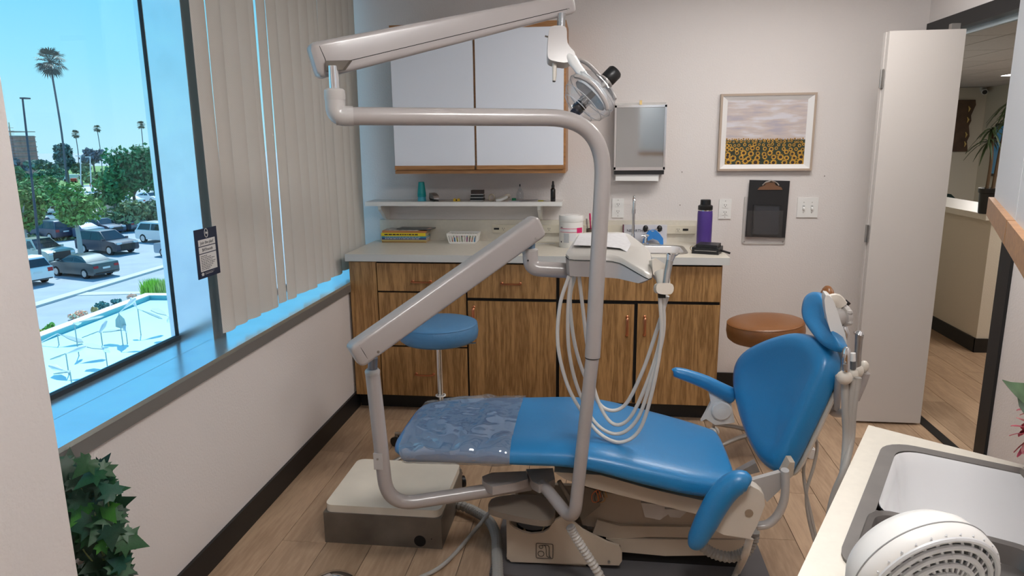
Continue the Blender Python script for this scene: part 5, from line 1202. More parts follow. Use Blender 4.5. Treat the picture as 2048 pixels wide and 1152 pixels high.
# ================================================================== STOOLS
def stool(c,r,zseat,m,name,label,tilt=0,th=.085):
    t=thing(name,label,'stool',(c.x,c.y,0))
    M_=Matrix.Translation(V(c.x,c.y,zseat))@Matrix.Rotation(tilt,4,'Y')
    MB().lathe([(.001,-th),(r*.9,-th),(r*.98,-th*.85),(r*1.005,-th*.5),(r*.985,-th*.13),(r*.965,-th*.06),(r*.93,-.001),(r*.6,.006),(.001,.008)],M_,44).build('seat',m,t,angle=60)
    MB().tube([M_@V(r*.972*math.cos(k*PI/24),r*.972*math.sin(k*PI/24),-th*.075) for k in range(49)],.0022,6,cap=False).build('piping',m,t)
    MB().box(c.x-.07,c.x+.07,c.y-.05,c.y+.05,zseat-th-.014,zseat-th,.003).build('seat_plate',M_steeld,t)
    MB().cyl((c.x,c.y,.10),(c.x,c.y,zseat-th-.01),.014,16).build('column',M_chrome,t)
    MB().cyl((c.x,c.y,.07),(c.x,c.y,.30),.021,18,.018).build('column_sleeve',M_chrome,t)
    MB().tube([V(c.x+.022*math.cos(k*PI/8),c.y+.022*math.sin(k*PI/8),.33) for k in range(17)],.004,6,cap=False).build('stop_ring',M_plastic,t)
    return t
c=at(877,655,Y=-1.15)
t=stool(c,.186,.692,M_vinyl2,'round_stool','round light blue vinyl stool in front of the oak base cabinet')
pp=V(c.x+.15,c.y-.02,.60); MB().tube(fillet([V(c.x+.05,c.y,.603),V(c.x+.155,c.y-.03,.600),V(c.x+.185,c.y-.04,.606)],.02,4),.004,8).build('height_lever',M_chrome,t)
cst=at(780,876,Z=.03)
az0=math.atan2(cst.y-c.y,cst.x-c.x); rl=math.hypot(cst.x-c.x,cst.y-c.y)
rl=min(rl,.30)
for k in range(5):
    g=az0+k*2*PI/5; d=V(math.cos(g),math.sin(g),0); e=V(c.x,c.y,0)
    MB().tube([e+d*.02+V(0,0,.105),e+d*rl*.5+V(0,0,.095),e+d*rl+V(0,0,.065)],[.016,.013,.011],12,flat=.8).build('leg',M_steel,t)
    q=e+d*rl; a=MB(); n_=d.cross(V(0,0,1))
    a.cyl(q+V(0,0,.025)-n_*.019,q+V(0,0,.025)-n_*.004,.025,16); a.cyl(q+V(0,0,.025)+n_*.004,q+V(0,0,.025)+n_*.019,.025,16); w_=a.build('caster',M_blackp,t)
    MB().cyl(q+V(0,0,.03),q+V(0,0,.07),.008,10).build('caster_stem',M_steel,w_)
c=at(1530,648,Y=-.92)
t=stool(c,.178,.672,M_brownv,'saddle_stool','caramel brown vinyl stool by the wall behind the chair back',tilt=-.07,th=.09)
bb=at(1655,588,Y=-.92)
MB().ball((bb.x,bb.y,bb.z-.02),.055,16,scale=(.55,1.0,1.1)).build('backrest',M_brownv,t)
MB().tube(spline([V(c.x+.05,c.y,.59),V(c.x+.24,c.y,.59),V(bb.x+.02,bb.y,.68),V(bb.x+.01,bb.y,bb.z-.04)],6),.009,10).build('backrest_bar',M_chrome,t)
q0=at(1460,878,Z=.02); az0=math.atan2(q0.y-c.y,q0.x-c.x); rl=.25
for k in range(5):
    g=az0+k*2*PI/5; d=V(math.cos(g),math.sin(g),0); e=V(c.x,c.y,0)
    MB().tube([e+d*.02+V(0,0,.105),e+d*rl*.5+V(0,0,.095),e+d*rl+V(0,0,.07)],[.016,.013,.011],12,flat=.8).build('leg',M_steel,t)
    q=e+d*rl; n_=d.cross(V(0,0,1)); a=MB(); a.cyl(q+V(0,0,.025)-n_*.019,q+V(0,0,.025)-n_*.004,.025,16); a.cyl(q+V(0,0,.025)+n_*.004,q+V(0,0,.025)+n_*.019,.025,16); w_=a.build('caster',M_plastic,t)
    MB().cyl(q+V(0,0,.03),q+V(0,0,.075),.007,10).build('caster_stem',M_steel,w_)
# ================================================================== RIGHT COUNTER WITH SINK
Cn=at(1737,850,Z=HT); Lp=at(1595,1152,Z=HT); Bp=at(2048,930,Z=HT)
cu=V2(Lp.x-Cn.x,Lp.y-Cn.y).normalized(); cw=V2(Bp.x-Cn.x,Bp.y-Cn.y).normalized(); C2=V2(Cn.x,Cn.y)
cwp=V2(-cu.y,cu.x) if V2(-cu.y,cu.x).dot(cw)>0 else V2(cu.y,-cu.x)
def cq(a,b): return C2+cu*a+cw*b
t=thing('angled_countertop','cream laminate countertop with steel rimmed sink at the near right','countertop',(Cn.x,Cn.y,HT-.04))
sk0=at(1768,884,Z=HT)
# sink frame axes
sc0=cq(.345,.30); hx=.255; hy=.235
out=[cq(0,0),cq(0,.62),cq(1.35,.62),cq(1.35,0)]
TL=V2(sk0.x,sk0.y); 
sc0=TL+cu*hx+cwp*hy
a=MB(); ring_plate(a,out,rrect(sc0,cu,cwp,hx-.012,hy-.012,.05),HT-.038,HT,sc0); a.build('worktop',M_lam,t)
o3=[V(p.x,p.y,HT-.039) for p in out]
cb=[cq(.02,.025),cq(.02,.60),cq(1.33,.60),cq(1.33,.025)]
t2=thing('angled_base_cabinet','oak base cabinet under the near right countertop','cabinet',(Cn.x+.1,Cn.y-.3,0))
MB().prism([V(p.x,p.y,.09) for p in cb],(0,0,HT-.042-.30)).build('carcass',M_oak,t2)
MB().prism([V(p.x,p.y,0) for p in [cq(.05,.08),cq(.05,.58),cq(1.3,.58),cq(1.3,.08)]],(0,0,.09)).build('toe_kick',M_black,t2)
a=MB()
for (p,q) in ((0,1),(1,2),(2,3),(3,0)):
    P_=[cb[p],cb[q]]; cc_=sum(cb,V2(0,0))/4; n_=(cc_-(P_[0]+P_[1])/2).normalized()*.018
    a.prism([V(P_[0].x,P_[0].y,.665),V(P_[1].x,P_[1].y,.665),V(P_[1].x+n_.x,P_[1].y+n_.y,.665),V(P_[0].x+n_.x,P_[0].y+n_.y,.665)],(0,0,HT-.04-.665))
a.build('top_rails',M_oak,t2)
t=thing('enamel_sink','deep white enamel double sink with steel rim in the near right countertop','sink',(sc0.x,sc0.y,HT-.16))
a=MB(); ring_plate(a,rrect(sc0,cu,cwp,hx,hy,.055),rrect(sc0,cu,cwp,hx-.026,hy-.026,.040),HT,HT+.005,sc0); a.build('steel_rim',M_sinkst,t)
u1=.145; cA=TL+cu*(.026+u1)+cwp*hy; cB=TL+cu*(.026+2*u1+.03+.075)+cwp*hy
basin('basin',cA,cu,cwp,u1,hy-.026,.045,HT+.003,.15,M_enamel,t,floor_s=.86)
basin('basin',cB,cu,cwp,.075,hy-.026,.035,HT+.003,.13,mat('dark_basin',(.09,.075,.07),.4),t,floor_s=.86)
a=MB(); q_=[cA+cu*(u1-.010)+cwp*(hy-.02),cA+cu*(u1+.046)+cwp*(hy-.02),cA+cu*(u1+.046)-cwp*(hy-.02),cA+cu*(u1-.010)-cwp*(hy-.02)]
a.prism([V(p.x,p.y,HT+.003) for p in q_],(0,0,-.02),.003); a.build('divider',M_sinkst,t)
MB().lathe([(.001,0),(.03,0),(.032,.003),(.001,.004)],T((cA.x+.03,cA.y+.02,HT-.145))).build('drain',M_chrome,t)
# sink faucet (its tip shows at the frame edge)
fpt=at(2052,955,Z=HT+.03); t=thing('sink_faucet','dark worn faucet tip reaching over the far rim of the near right sink','faucet',(fpt.x+.06,fpt.y+.02,HT))
MB().cyl((fpt.x+.06,fpt.y+.02,HT),(fpt.x+.06,fpt.y+.02,HT+.05),.018,16).build('faucet_base',M_steeld,t)
MB().tube([(fpt.x+.06,fpt.y+.02,HT+.045),(fpt.x+.03,fpt.y+.01,HT+.05),(fpt.x-.002,fpt.y,HT+.035)],[.012,.012,.011],12).build('spout',M_steeld,t)
# steel tray
p0=at(1752,1036,Z=HT+.02); pc=V2(p0.x,p0.y)+cu*.14+cwp*.10
t=thing('instrument_pan','brushed steel instrument pan lying over the sink edge behind the fan','pan',(pc.x,pc.y,HT+.004))
a=MB(); rg=[]
for s_,z,(hx_,hy_,r_) in ((1,0,(.125,.085,.02)),(1,.0,(.13,.09,.022)),(1,.024,(.140,.100,.028)),(1,.027,(.148,.108,.034)),(1,.025,(.150,.110,.036))):
    rg.append([V(p.x,p.y,HT+.007+z) for p in rrect(pc,cu,cwp,hx_,hy_,r_,6)])
rg2=[[p+V(0,0,-.0018) for p in r] for r in rg]
for g_l in (rg,rg2):
    a.loft(g_l,False); a.bm.faces.new([a.bm.verts.new(p) for p in g_l[0]])
bmesh.ops.remove_doubles(a.bm,verts=a.bm.verts[:],dist=1e-6); a.build('pan_body',M_sinkst,t)
# ------- fan
fc=ad(1856,1172,.80)
Rv,Uv,Fv=CR,CU,CF
fn=(Rv*.13-Uv*.433-Fv*.892).normalized()
FR=.084
t=thing('desk_fan','round white desk fan head in front of the near right sink','fan',(fc.x,fc.y,HT))
Bm=basis(fc,fn,x=Uv)
a=MB(); a.lathe([(.022,-.058),(.050,-.055),(FR*.86,-.046),(FR*.97,-.032),(FR*1.02,-.012),(FR*1.01,.002),(FR*.955,.007),(FR*.94,.002),(FR*.95,-.02)],Bm,72,cap=False); a.build('rear_shell',M_plastic,t,angle=60)
MB().tube([Bm@V(FR*1.021*math.cos(k*PI/36),FR*1.021*math.sin(k*PI/36),-.012) for k in range(73)],.0009,6,cap=False).build('shell_seam',mat('seam_grey',(.3,.3,.3),.6),t)
a=MB(); a.lathe([(.001,.018),(.022,.017),(.028,.012),(.026,.008),(.001,.010)],Bm,32); a.build('hub_cap',M_plastic,t)
for k,r_ in enumerate((.032,.045,.057,.068,.078)):
    zz=.014-.009*(r_/FR)**2
    MB().tube([Bm@V(r_*math.cos(j*PI/30),r_*math.sin(j*PI/30),zz) for j in range(61)],.0034,8,cap=False).build('grille_ring',mat('fan_grille',(.60,.61,.63),.35),t)
for k in range(30):
    g=k*2*PI/30; g2=g+.55
    pts=[Bm@V(r_*math.cos(g+(g2-g)*f),r_*math.sin(g+(g2-g)*f),.012-.009*(r_/FR)**2) for f,r_ in ((0,.022),(.25,.036),(.5,.052),(.8,.070),(1,.083))]
    MB().tube(pts,[.0022]*5,6).build('grille_spoke',mat('fan_grille',(.60,.61,.63),.35),t)
for k in range(5):
    g=k*2*PI/5; pts=[]
    a=MB(); r1=[Bm@V(r_*math.cos(g+dg),r_*math.sin(g+dg),z) for r_,dg,z in((.02,-.3,-.02),(.045,-.32,-.026),(.070,-.22,-.030),(.073,.15,-.012),(.045,.32,-.006),(.02,.3,-.010))]
    a.prism(r1,Bm.to_3x3()@V(0,0,.0015)); a.build('blade',mat('fan_blade',(.55,.60,.68),.35),t)
fd=V2(fc.x,fc.y)
MB().tube([fc-fn*.06,V(fc.x-.02,fc.y-.03,fc.z-.08),V(fc.x-.02,fc.y-.02,HT+.02)],[.02,.018,.02],14).build('stem',M_plastic,t)
MB().lathe([(.001,.03),(.03,.028),(.065,.015),(.07,.0),(.001,0)],T((fc.x-.02,fc.y-.02,HT)),32).build('base',M_plastic,t)
# ------- flower in vase at the right frame edge
vp=ad(2092,905,1.28); vp=V(vp.x,vp.y,HT)
t=thing('pink_flower','pink artificial flower with broad green leaf in a small vase on the near right counter','flower',vp)
MB().lathe([(.001,0),(.022,0),(.028,.02),(.026,.05),(.016,.07),(.018,.08),(.015,.08),(.013,.07),(.001,.01)],T(vp),24).build('vase',M_plastic,t)
fh=ad(2082,838,1.28)
MB().tube([vp+V(0,0,.02),vp.lerp(fh,.6)+V(.004,0,0),fh],.0025,8).build('stem',mat('flower_stem',(.06,.16,.05),.5),t)
M_pet=mat('pink_petal',(.62,.075,.13),.55,var=.35,vscale=40); M_pet2=mat('light_petal',(.8,.30,.30),.55)
random.seed(9)
for k in range(34):
    el_=R(-.9,.8); az=R(0,2*PI); d=V(math.cos(az)*math.cos(el_),math.sin(az)*math.cos(el_),math.sin(el_)); L_=R(.030,.052)
    s1_=d.cross(V(.1,.2,1)).normalized(); up_=d.cross(s1_)
    o=fh+V(0,0,R(-.03,.02)); rg=[]
    for f,w_ in ((.1,.003),(.4,.009),(.75,.012),(.92,.008),(1,.0008)):
        c_=o+d*L_*f-V(0,0,.012*f*f); rg.append([c_-s1_*w_,c_+up_*.001,c_+s1_*w_,c_-up_*.0008])
    MB().loft(rg).build('petal',M_pet if k%4 else M_pet2,t)
def leaf_px(pl,dep,m,parent,vein=True):
    pts=[ad(x,y,dep+dz) for x,y,dz in pl]; n_=len(pts); a=MB()
    c_=sum(pts,Vector())/n_; vs=pts+[c_+V(0,0,-.004)]
    a._new(vs,[(i,(i+1)%n_,n_) for i in range(n_)]); vs2=[p+V(0,0,-.0008) for p in vs]; a._new(vs2,[((i+1)%n_,i,n_) for i in range(n_)])
    return a.build('leaf',m,parent)
leaf_px([(2004,759,0),(2022,764,.01),(2050,766,.02),(2080,790,.03),(2084,810,.02),(2060,806,.01),(2046,805,0),(2030,790,-.01),(2016,774,-.01)],1.24,mat('flower_leaf',(.13,.25,.12),.5,var=.2,vscale=30),t)
leaf_px([(2034,790,0),(2044,786,.01),(2056,812,.02),(2050,830,.01),(2038,812,0)],1.25,mat('flower_leaf2',(.18,.30,.22),.5),t)
# ------- overhead cabinet on the right
zc0=1.36
f0=at(1984,430,Z=zc0); f1=at(2045,522,Z=zc0); fdv=(f1-f0); fdv.z=0; fdv.normalize(); fo=V(-fdv.y,fdv.x,0)
if fo.dot(V(CC.x-f0.x,CC.y-f0.y,0))>0: fo=-fo
t=thing('overhead_cabinet','white fronted overhead cabinet with oak finger strips at the right frame edge','cabinet',f0+fo*.1)
def ocb(u0,u1,d0,d1,z0,z1,m,name,b=.001,parent=t):
    pts=[f0+fdv*u0+fo*d0,f0+fdv*u1+fo*d0,f0+fdv*u1+fo*d1,f0+fdv*u0+fo*d1]
    return MB().prism([V(p.x,p.y,z0) for p in pts],(0,0,z1-z0),b).build(name,m,parent)
gq=at(2025,490,Z=zc0); gu=(V(gq.x,gq.y,0)-V(f0.x,f0.y,0)).dot(fdv)
ocb(0,.95,.02,.30,zc0,2.35,M_lamw,'carcass')
for u0,u1 in((0,gu-.004),(gu+.004,.92)):
    d_=ocb(u0,u1,0,.018,zc0+.036,2.34,mat('cool_white_laminate',(.74,.76,.79),.4),'door')
    ocb(u0,u1,-.010,.018,zc0,zc0+.036,M_oakh,'finger_strip',.004,d_)
ocb(gu-.004,gu+.004,.006,.02,zc0,2.34,M_dark,'gap_shadow',0)
# wall that carries it (outside the frame)
pw=[f0+fdv*-.0+fo*.305,f0+fdv*1.3+fo*.305,f0+fdv*1.3+fo*.40,f0+fo*.40]
# ================================================================== IVY
t=thing('artificial_ivy','leafy green artificial ivy in the corner under the window beside the near wall','plant',(.14,-2.78,0))
MB().lathe([(.001,0),(.06,0),(.085,.16),(.09,.17),(.08,.17),(.001,.15)],T((.14,-2.78,0)),24).build('pot',mat('dark_pot',(.03,.025,.02),.6),t)
M_iv=[mat('ivy_dark',(.007,.036,.013),.5,var=.3,vscale=20),mat('ivy_mid',(.010,.068,.017),.45,var=.3,vscale=20),mat('ivy_light',(.04,.17,.014),.45,var=.2,vscale=20),mat('ivy_blue',(.018,.075,.045),.4,var=.2,vscale=20)]
lobes=[(0,-.15),(.10,-.30),(.30,-.36),(.36,-.20),(.62,-.18),(.42,0.02),(.66,.30),(.34,.28),(.22,.52),(.0,1.0),(-.22,.52),(-.34,.28),(-.66,.30),(-.42,.02),(-.62,-.18),(-.36,-.20),(-.30,-.36),(-.10,-.30)]
def ivy_mesh(m,name='leaf'):
    a=MB(); top=[V(x,y,-.10*abs(x)-.12*y*y+.02*math.sin(5*x)) for x,y in lobes]; n_=len(top)
    vs=top+[V(0,.1,.03)]; a._new(vs,[(i,(i+1)%n_,n_) for i in range(n_)]); vs=[v-V(0,0,.012) for v in vs]; a._new(vs,[((i+1)%n_,i,n_) for i in range(n_)])
    o_=a.build(name,m); o_.parent=t; return o_
protos=[ivy_mesh(m) for m in M_iv]
random.seed(31)
def place_leaf(o,p,sz,nrm_,ang):
    B_=basis(p,nrm_)@Matrix.Rotation(ang,4,'Z')@Matrix.Scale(sz,4); o.matrix_local=WM[t.name].inverted()@B_
cnt=0; first_used=[False]*4
def ivy(px,py,Y,sz,mi,tilt=None,ang=None):
    global cnt
    p=at(px,py,Y=Y); p.x=max(p.x,.035)
    if first_used[mi]: o=protos[mi].copy(); COL.objects.link(o)
    else: o=protos[mi]; first_used[mi]=True
    n_=(CC-p).normalized()+V(R(-.7,.7),R(-.3,.3),R(-.1,.9)) if tilt is None else tilt
    place_leaf(o,p,sz,n_.normalized(),R(0,2*PI) if ang is None else ang); cnt+=1
for px,py,mi in((176,925,1),(190,945,1),(135,935,0),(212,975,1),(225,985,3),(160,1003,3),(165,1015,2),(212,1018,2),(222,1035,1),(244,1060,1),(252,1080,1),(258,1092,0),(178,1050,3),(205,1085,2),(232,1112,1),(245,1125,3),(196,1125,0),(176,1075,1),(222,1060,0),(150,960,0),(205,1050,1),(238,1140,1)):
    ivy(px,py,-2.83+R(-.03,.02),R(.046,.060),mi)
for k in range(200):
    py=R(925,1230); f=(py-915)/240; xr=min(195+95*f**.7,262); px=R(95,xr-6)
    ivy(px,py,R(-2.82,-2.66),R(.036,.052),random.choice((0,0,0,0,1,1,3)))
for k in range(9):
    p=V(.14,-2.78,.15); q=at(R(140,235),R(930,1100),Y=R(-2.85,-2.72)); q.x=max(q.x,.04); MB().tube(spline([p,p.lerp(q,.5)+V(.02,0,.08),q],5),.0018,6).build('vine',mat('vine',(.16,.22,.08),.6),t)
# ================================================================== OUTSIDE
G=-7.0
def g_(x,y,z=G): return at(x,y,Z=z)
M_asph=mat('asphalt',(.40,.43,.47),.9,var=.08,vscale=.6); M_conc=mat('pale_concrete',(.62,.62,.60),.85,var=.05,vscale=1); M_lawn=mat('lawn',(.17,.30,.08),.95,var=.35,vscale=.35)
struct(MB().box(-620,-.6,-120,720,G-.5,G).build('ground',M_asph))
struct(MB().box(-.6,-.33,-20,20,G-.5,.45).build('wall_facade',M_white))
def slab(name,pts,h,m,z=G): o=MB().prism([V(p.x,p.y,z) for p in pts],(0,0,h)).build(name,m); return struct(o)
slab('lawn_far',[g_(-60,352),g_(400,346),g_(480,330),g_(-60,334)],.05,M_lawn)
slab('lawn_strip',[g_(40,402),g_(205,366),g_(330,372),g_(360,352),g_(100,356),g_(-40,372)],.03,M_lawn)
slab('path_pale',[g_(112,392),g_(150,372),g_(200,368),g_(218,384),g_(232,412),g_(160,420)],.04,M_conc)
slab('kerb_lot',[g_(20,632),g_(360,528),g_(360,523),g_(20,624)],.12,M_conc)
slab('pavement_lot_edge',[g_(-20,478),g_(190,440),g_(330,428),g_(330,410),g_(180,412),g_(-20,440)],.06,mat('pale_ground',(.50,.48,.40),.9,var=.2,vscale=.8))
slab('path_crossing',[g_(140,592),g_(290,588),g_(290,584),g_(150,585)],.03,M_conc)
# parking stripes
random.seed(4)
# ---- fountain pool
t=thing('fountain_pool','shallow pale turquoise fountain pool with white rim below the window','pool',g_(200,700))
zr=G+.45
rim_o=[g_(-120,738,zr),g_(55,673,zr),g_(291,586,zr),g_(372,592,zr)]
rim_o=[V(p.x,p.y,0) for p in rim_o]
A_,B_=rim_o[1],rim_o[2]; dirY=(B_-A_).normalized(); dirX=V(-dirY.y,dirY.x,0); 
if dirX.x<0: dirX=-dirX
P0=A_-dirY*22; P1=B_; P2=B_+dirX*19; P3=P0+dirX*19
def inset(d): return [P0+dirX*d+dirY*d,P1+dirX*d-dirY*d,P2-dirX*d-dirY*d,P3-dirX*d+dirY*d]
o4=inset(0); i4=inset(.55); w4=inset(.5)
a=MB()
for k in range(4):
    q=[o4[k],o4[(k+1)%4],i4[(k+1)%4],i4[k]]; a.prism([V(p.x,p.y,G) for p in q],(0,0,.45))
a.build('rim',mat('pool_rim_white',(.80,.78,.74),.7),t)
MB().prism([V(p.x,p.y,G) for p in w4],(0,0,.20)).build('water',mat('pale_turquoise_water',(.74,.95,.93),.12,var=.04,vscale=.5,bump=.05,bscale=3),t)
a=MB()
for k in range(4):
    p,q=i4[k],i4[(k+1)%4]; n_=((sum(i4,Vector())/4)-(p+q)/2).normalized()*.04; a.prism([V(p.x,p.y,G+.2),V(q.x,q.y,G+.2),V(q.x+n_.x,q.y+n_.y,G+.2),V(p.x+n_.x,p.y+n_.y,G+.2)],(0,0,.2))
a.build('tile_band',mat('teal_tile',(.10,.46,.50),.3),t)
# kinetic paddles standing in the pool
M_pd=mat('paddle_mesh',(.30,.42,.44),.6); M_pw=mat('paddle_white',(.85,.84,.82),.4)
pads=[((118,668),(70,690),(140,676)),((158,690),(155,646),(178,640)),((205,668),(207,652),(185,668)),((246,668),(262,605),(240,640)),((282,648),(266,603),(300,628)),((255,665),(250,656),(228,662)),((345,655),(338,640),(322,626)),((138,728),(158,698),(122,712)),((215,712),(213,702),(192,695)),((150,790),(110,735),(130,745))]
zw=G+.2
PLAB=['leftmost, near the far left rim','second from the left by the coral shrub','tall one below the middle agave clump','below the pool corner with its paddle hanging low','right of centre near the pool corner','in the middle with its paddle to the left','rightmost, next to the window post','front left of the pool','front middle of the pool','nearest one at the bottom left corner']
for k,(b_,w_,p_) in enumerate(pads):
    bp_=g_(b_[0],b_[1]+22,zw); dd=(bp_-CC).dot(CF); wp_=ad(*w_,dd); pp_=ad(*p_,dd)
    t=thing('kinetic_paddle','white weighted grey paddle in the pool, '+PLAB[k],'sculpture',bp_,0,'wind paddles in the fountain pool')
    m_=wp_.lerp(pp_,.5); MB().tube([bp_,V(bp_.x,bp_.y,max(m_.z,zw+.5))],.022,6).build('pole',M_pd,t); tp=V(bp_.x,bp_.y,max(m_.z,zw+.5))
    MB().tube([wp_,tp,pp_],.02,6).build('arm',M_pw,t)
    d=(wp_-tp).normalized() if (wp_-tp).length>.05 else V(1,0,.2); MB().tube([wp_-d*.35,wp_,wp_+d*.25],[.03,.10,.05],8).build('counterweight',M_pw,t)
    d=(pp_-tp).normalized() if (pp_-tp).length>.05 else V(-1,0,-.3); s_=d.cross(V(0,0,1)).normalized()
    MB().prism([pp_-d*.35,pp_+s_*.17,pp_+d*.4+s_*.2,pp_+d*.55,pp_+d*.4-s_*.2,pp_-s_*.17],(0,0,.03)).build('paddle',M_pd,t)
# ---- leaf clouds
def cloud(mb,c,rx,ry,rz,n,sz,clumps=10,seed=0):
    rnd=random.Random(seed); cl=[]
    for k in range(clumps):
        while True:
            q=V(rnd.uniform(-1,1),rnd.uniform(-1,1),rnd.uniform(-1,1))
            if q.length<1: break
        q*=.68; cl.append((q,rnd.uniform(.32,.55)))
    for k in range(n):
        q,r_=cl[rnd.randrange(clumps)]; d=V(rnd.gauss(0,1),rnd.gauss(0,1),rnd.gauss(0,1)).normalized()*r_*rnd.uniform(.6,1)
        p=q+d; p=V(c.x+p.x*rx,c.y+p.y*ry,c.z+p.z*rz)
        nn=(d+V(rnd.uniform(-.8,.8),rnd.uniform(-.8,.8),rnd.uniform(-.4,1))).normalized(); u=nn.cross(V(0,0,1)); 
        u=(u if u.length>.01 else V(1,0,0)).normalized(); v=nn.cross(u); s1=sz*rnd.uniform(.6,1.3); a_=rnd.uniform(0,PI); u,v=u*math.cos(a_)+v*math.sin(a_),v*math.cos(a_)-u*math.sin(a_)
        vs=[mb.bm.verts.new(p+u*s1),mb.bm.verts.new(p+v*s1*.55),mb.bm.verts.new(p-u*s1),mb.bm.verts.new(p-v*s1*.55)]; f=mb.bm.faces.new(vs); f.material_index=rnd.randrange(2)
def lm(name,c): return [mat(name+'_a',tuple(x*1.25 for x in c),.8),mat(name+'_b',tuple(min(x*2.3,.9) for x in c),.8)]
def tree(cx_,cy_,rx_,ry_,by,col,label,seed,n=2200,dep=None,sz=.22,trunk=(.20,.16,.13),clumps=12,group=None):
    b=g_(cx_,by) if dep is None else None
    dd=(b-CC).dot(CF) if b is not None else dep
    c=ad(cx_,cy_,dd); s_=dd/FPX; rx,rz=rx_*s_,ry_*s_
    t=thing('tree',label,'tree',V(c.x,c.y,G),0,group)
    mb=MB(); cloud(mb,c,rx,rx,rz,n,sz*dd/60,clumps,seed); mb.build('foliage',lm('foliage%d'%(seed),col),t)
    tm=mat('bark_%d'%int(trunk[0]*100),trunk,.9); tr=.13+.02*rx
    fork=V(c.x,c.y,max(G+1.2,c.z-rz*.75))
    MB().tube([V(c.x,c.y,G),V(c.x+.05,c.y,(G+fork.z)/2),fork],[tr*1.2,tr,tr*.85],8).build('trunk',tm,t)
    for k in range(4):
        g=k*PI/2+seed; e=V(c.x+math.cos(g)*rx*.55,c.y+math.sin(g)*rx*.55,c.z+rz*.2); MB().tube([fork,fork.lerp(e,.5)+V(0,0,.2),e],[tr*.6,tr*.45,tr*.2],6).build('branch',tm,t)
    return t
tree(40,415,55,48,505,(.10,.16,.035),'yellow green street tree at the left edge beyond the parked pickup',1,3000,trunk=(.5,.48,.45))
tree(148,412,52,46,518,(.11,.21,.05),'bright green street tree with pale forked trunk beside the grey sedan',2,2800,trunk=(.55,.53,.5))
tree(240,425,58,30,460,(.13,.16,.07),'olive green tree over the second row of cars',3,2200,trunk=(.5,.45,.4))
tree(312,425,30,26,452,(.12,.15,.08),'grey green tree behind the white SUV at the window edge',4,1300)
tree(262,345,64,62,425,(.035,.13,.045),'large dark green tree at the right side of the window view',5,5200,sz=.2,clumps=22)
tree(318,330,36,60,430,(.04,.14,.05),'tall dark green tree partly cut by the window post',6,2600,clumps=12)
tree(225,375,32,30,428,(.07,.20,.06),'mid green bushy tree in front of the large dark tree',7,1600)
tree(20,360,48,36,None,(.05,.13,.05),'dense green tree below the scaffolded building',8,2200,dep=95)
tree(80,372,40,34,None,(.06,.15,.04),'green tree behind the tall dark lamp post',9,1900,dep=92)
tree(98,352,30,20,None,(.05,.12,.06),'round dark green tree left of the tall palm',10,1200,dep=120)
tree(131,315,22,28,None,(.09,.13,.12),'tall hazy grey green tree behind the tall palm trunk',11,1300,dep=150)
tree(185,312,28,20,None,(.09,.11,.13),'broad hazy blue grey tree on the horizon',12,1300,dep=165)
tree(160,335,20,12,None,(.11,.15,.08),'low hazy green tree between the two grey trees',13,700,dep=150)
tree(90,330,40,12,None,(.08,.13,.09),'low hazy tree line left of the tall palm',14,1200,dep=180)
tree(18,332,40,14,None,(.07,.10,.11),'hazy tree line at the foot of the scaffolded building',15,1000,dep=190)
tree(195,355,34,10,None,(.12,.17,.07),'low yellow green hedge tree beside the far road',16,900,dep=130)
tree(238,330,26,18,None,(.05,.13,.06),'dark green tree crown left of the large dark tree',17,1000,dep=120)
tree(108,398,48,30,None,(.09,.19,.05),'bright green tree mass behind the two street trees',19,2000,dep=78)
tree(205,398,36,20,None,(.11,.20,.07),'light green low tree left of the large dark tree',20,1300,dep=88)
tree(60,385,45,30,None,(.08,.17,.05),'green tree crown behind the yellow green street tree',21,1700,dep=84)
tree(120,470,70,9,None,(.17,.16,.07),'long olive hedge between the rows of parked cars',18,1600,dep=66)
# ---- palms
def palm(cx_,cy_,bx_,by_,r_,dep,label,seed,col=(.11,.12,.07)):
    c=ad(cx_,cy_,dep); b=ad(bx_,by_,dep); r=r_*dep/FPX; t=thing('palm_tree',label,'palm tree',V(b.x,b.y,G),0)
    rnd=random.Random(seed)
    bb=V(b.x,b.y,G) if seed!=1 else V(b.x,b.y,G)
    MB().tube(spline([bb,b,c.lerp(b,.55)+V(.12*r,0,0),c-V(0,0,r*.2)],5),[r*(.055 if seed==1 else .08)]*15+[r*(.045 if seed==1 else .06)],7).build('trunk',mat('palm_bark',(.18,.16,.17),.9),t)
    m_=mat('palm_frond_%d'%seed,col,.7)
    a=MB()
    for k in range(70):
        az=rnd.uniform(0,2*PI); el_=rnd.uniform(-1.1,1.25); d=V(math.cos(az)*math.cos(el_),math.sin(az)*math.cos(el_),math.sin(el_)); s=d.cross(V(0,0,1)).normalized(); L_=r*rnd.uniform(.8,1.1)
        c0=c+d*L_*.5
        # fan leaf: stalk plus radiating blades
        a.tube([c,c0],[r*.012,r*.01],4)
        up_=s.cross(d)
        for j in range(7):
            g=(j-3)*.36; dd=(d*math.cos(g)+s*math.sin(g)).normalized(); tip=c0+dd*L_*.5*(1-.1*abs(j-3)/3)+V(0,0,-r*.10); mid=c0+dd*L_*.28; w_=up_.cross(dd)*r*.035
            vs=[a.bm.verts.new(q) for q in (c0,mid+w_,tip,mid-w_)]; a.bm.faces.new(vs)
    o_=a.build('fronds',m_,t); o_['kind']='stuff'
palm(100,124,136,385,34,88,'very tall slender palm tree rising against the sky',1,(.15,.15,.13))
palm(151,268,158,330,10,150,'small distant palm just right of the tall palm trunk',2)
palm(194,257,203,325,9,160,'small distant palm in the middle of the window view',3)
palm(282,250,288,330,10,120,'small distant palm above the large dark tree',4)
palm(42,284,50,320,6,210,'left one of two tiny distant palms behind the lamp post',5)
palm(63,288,68,325,6,210,'right one of two tiny distant palms behind the lamp post',6)
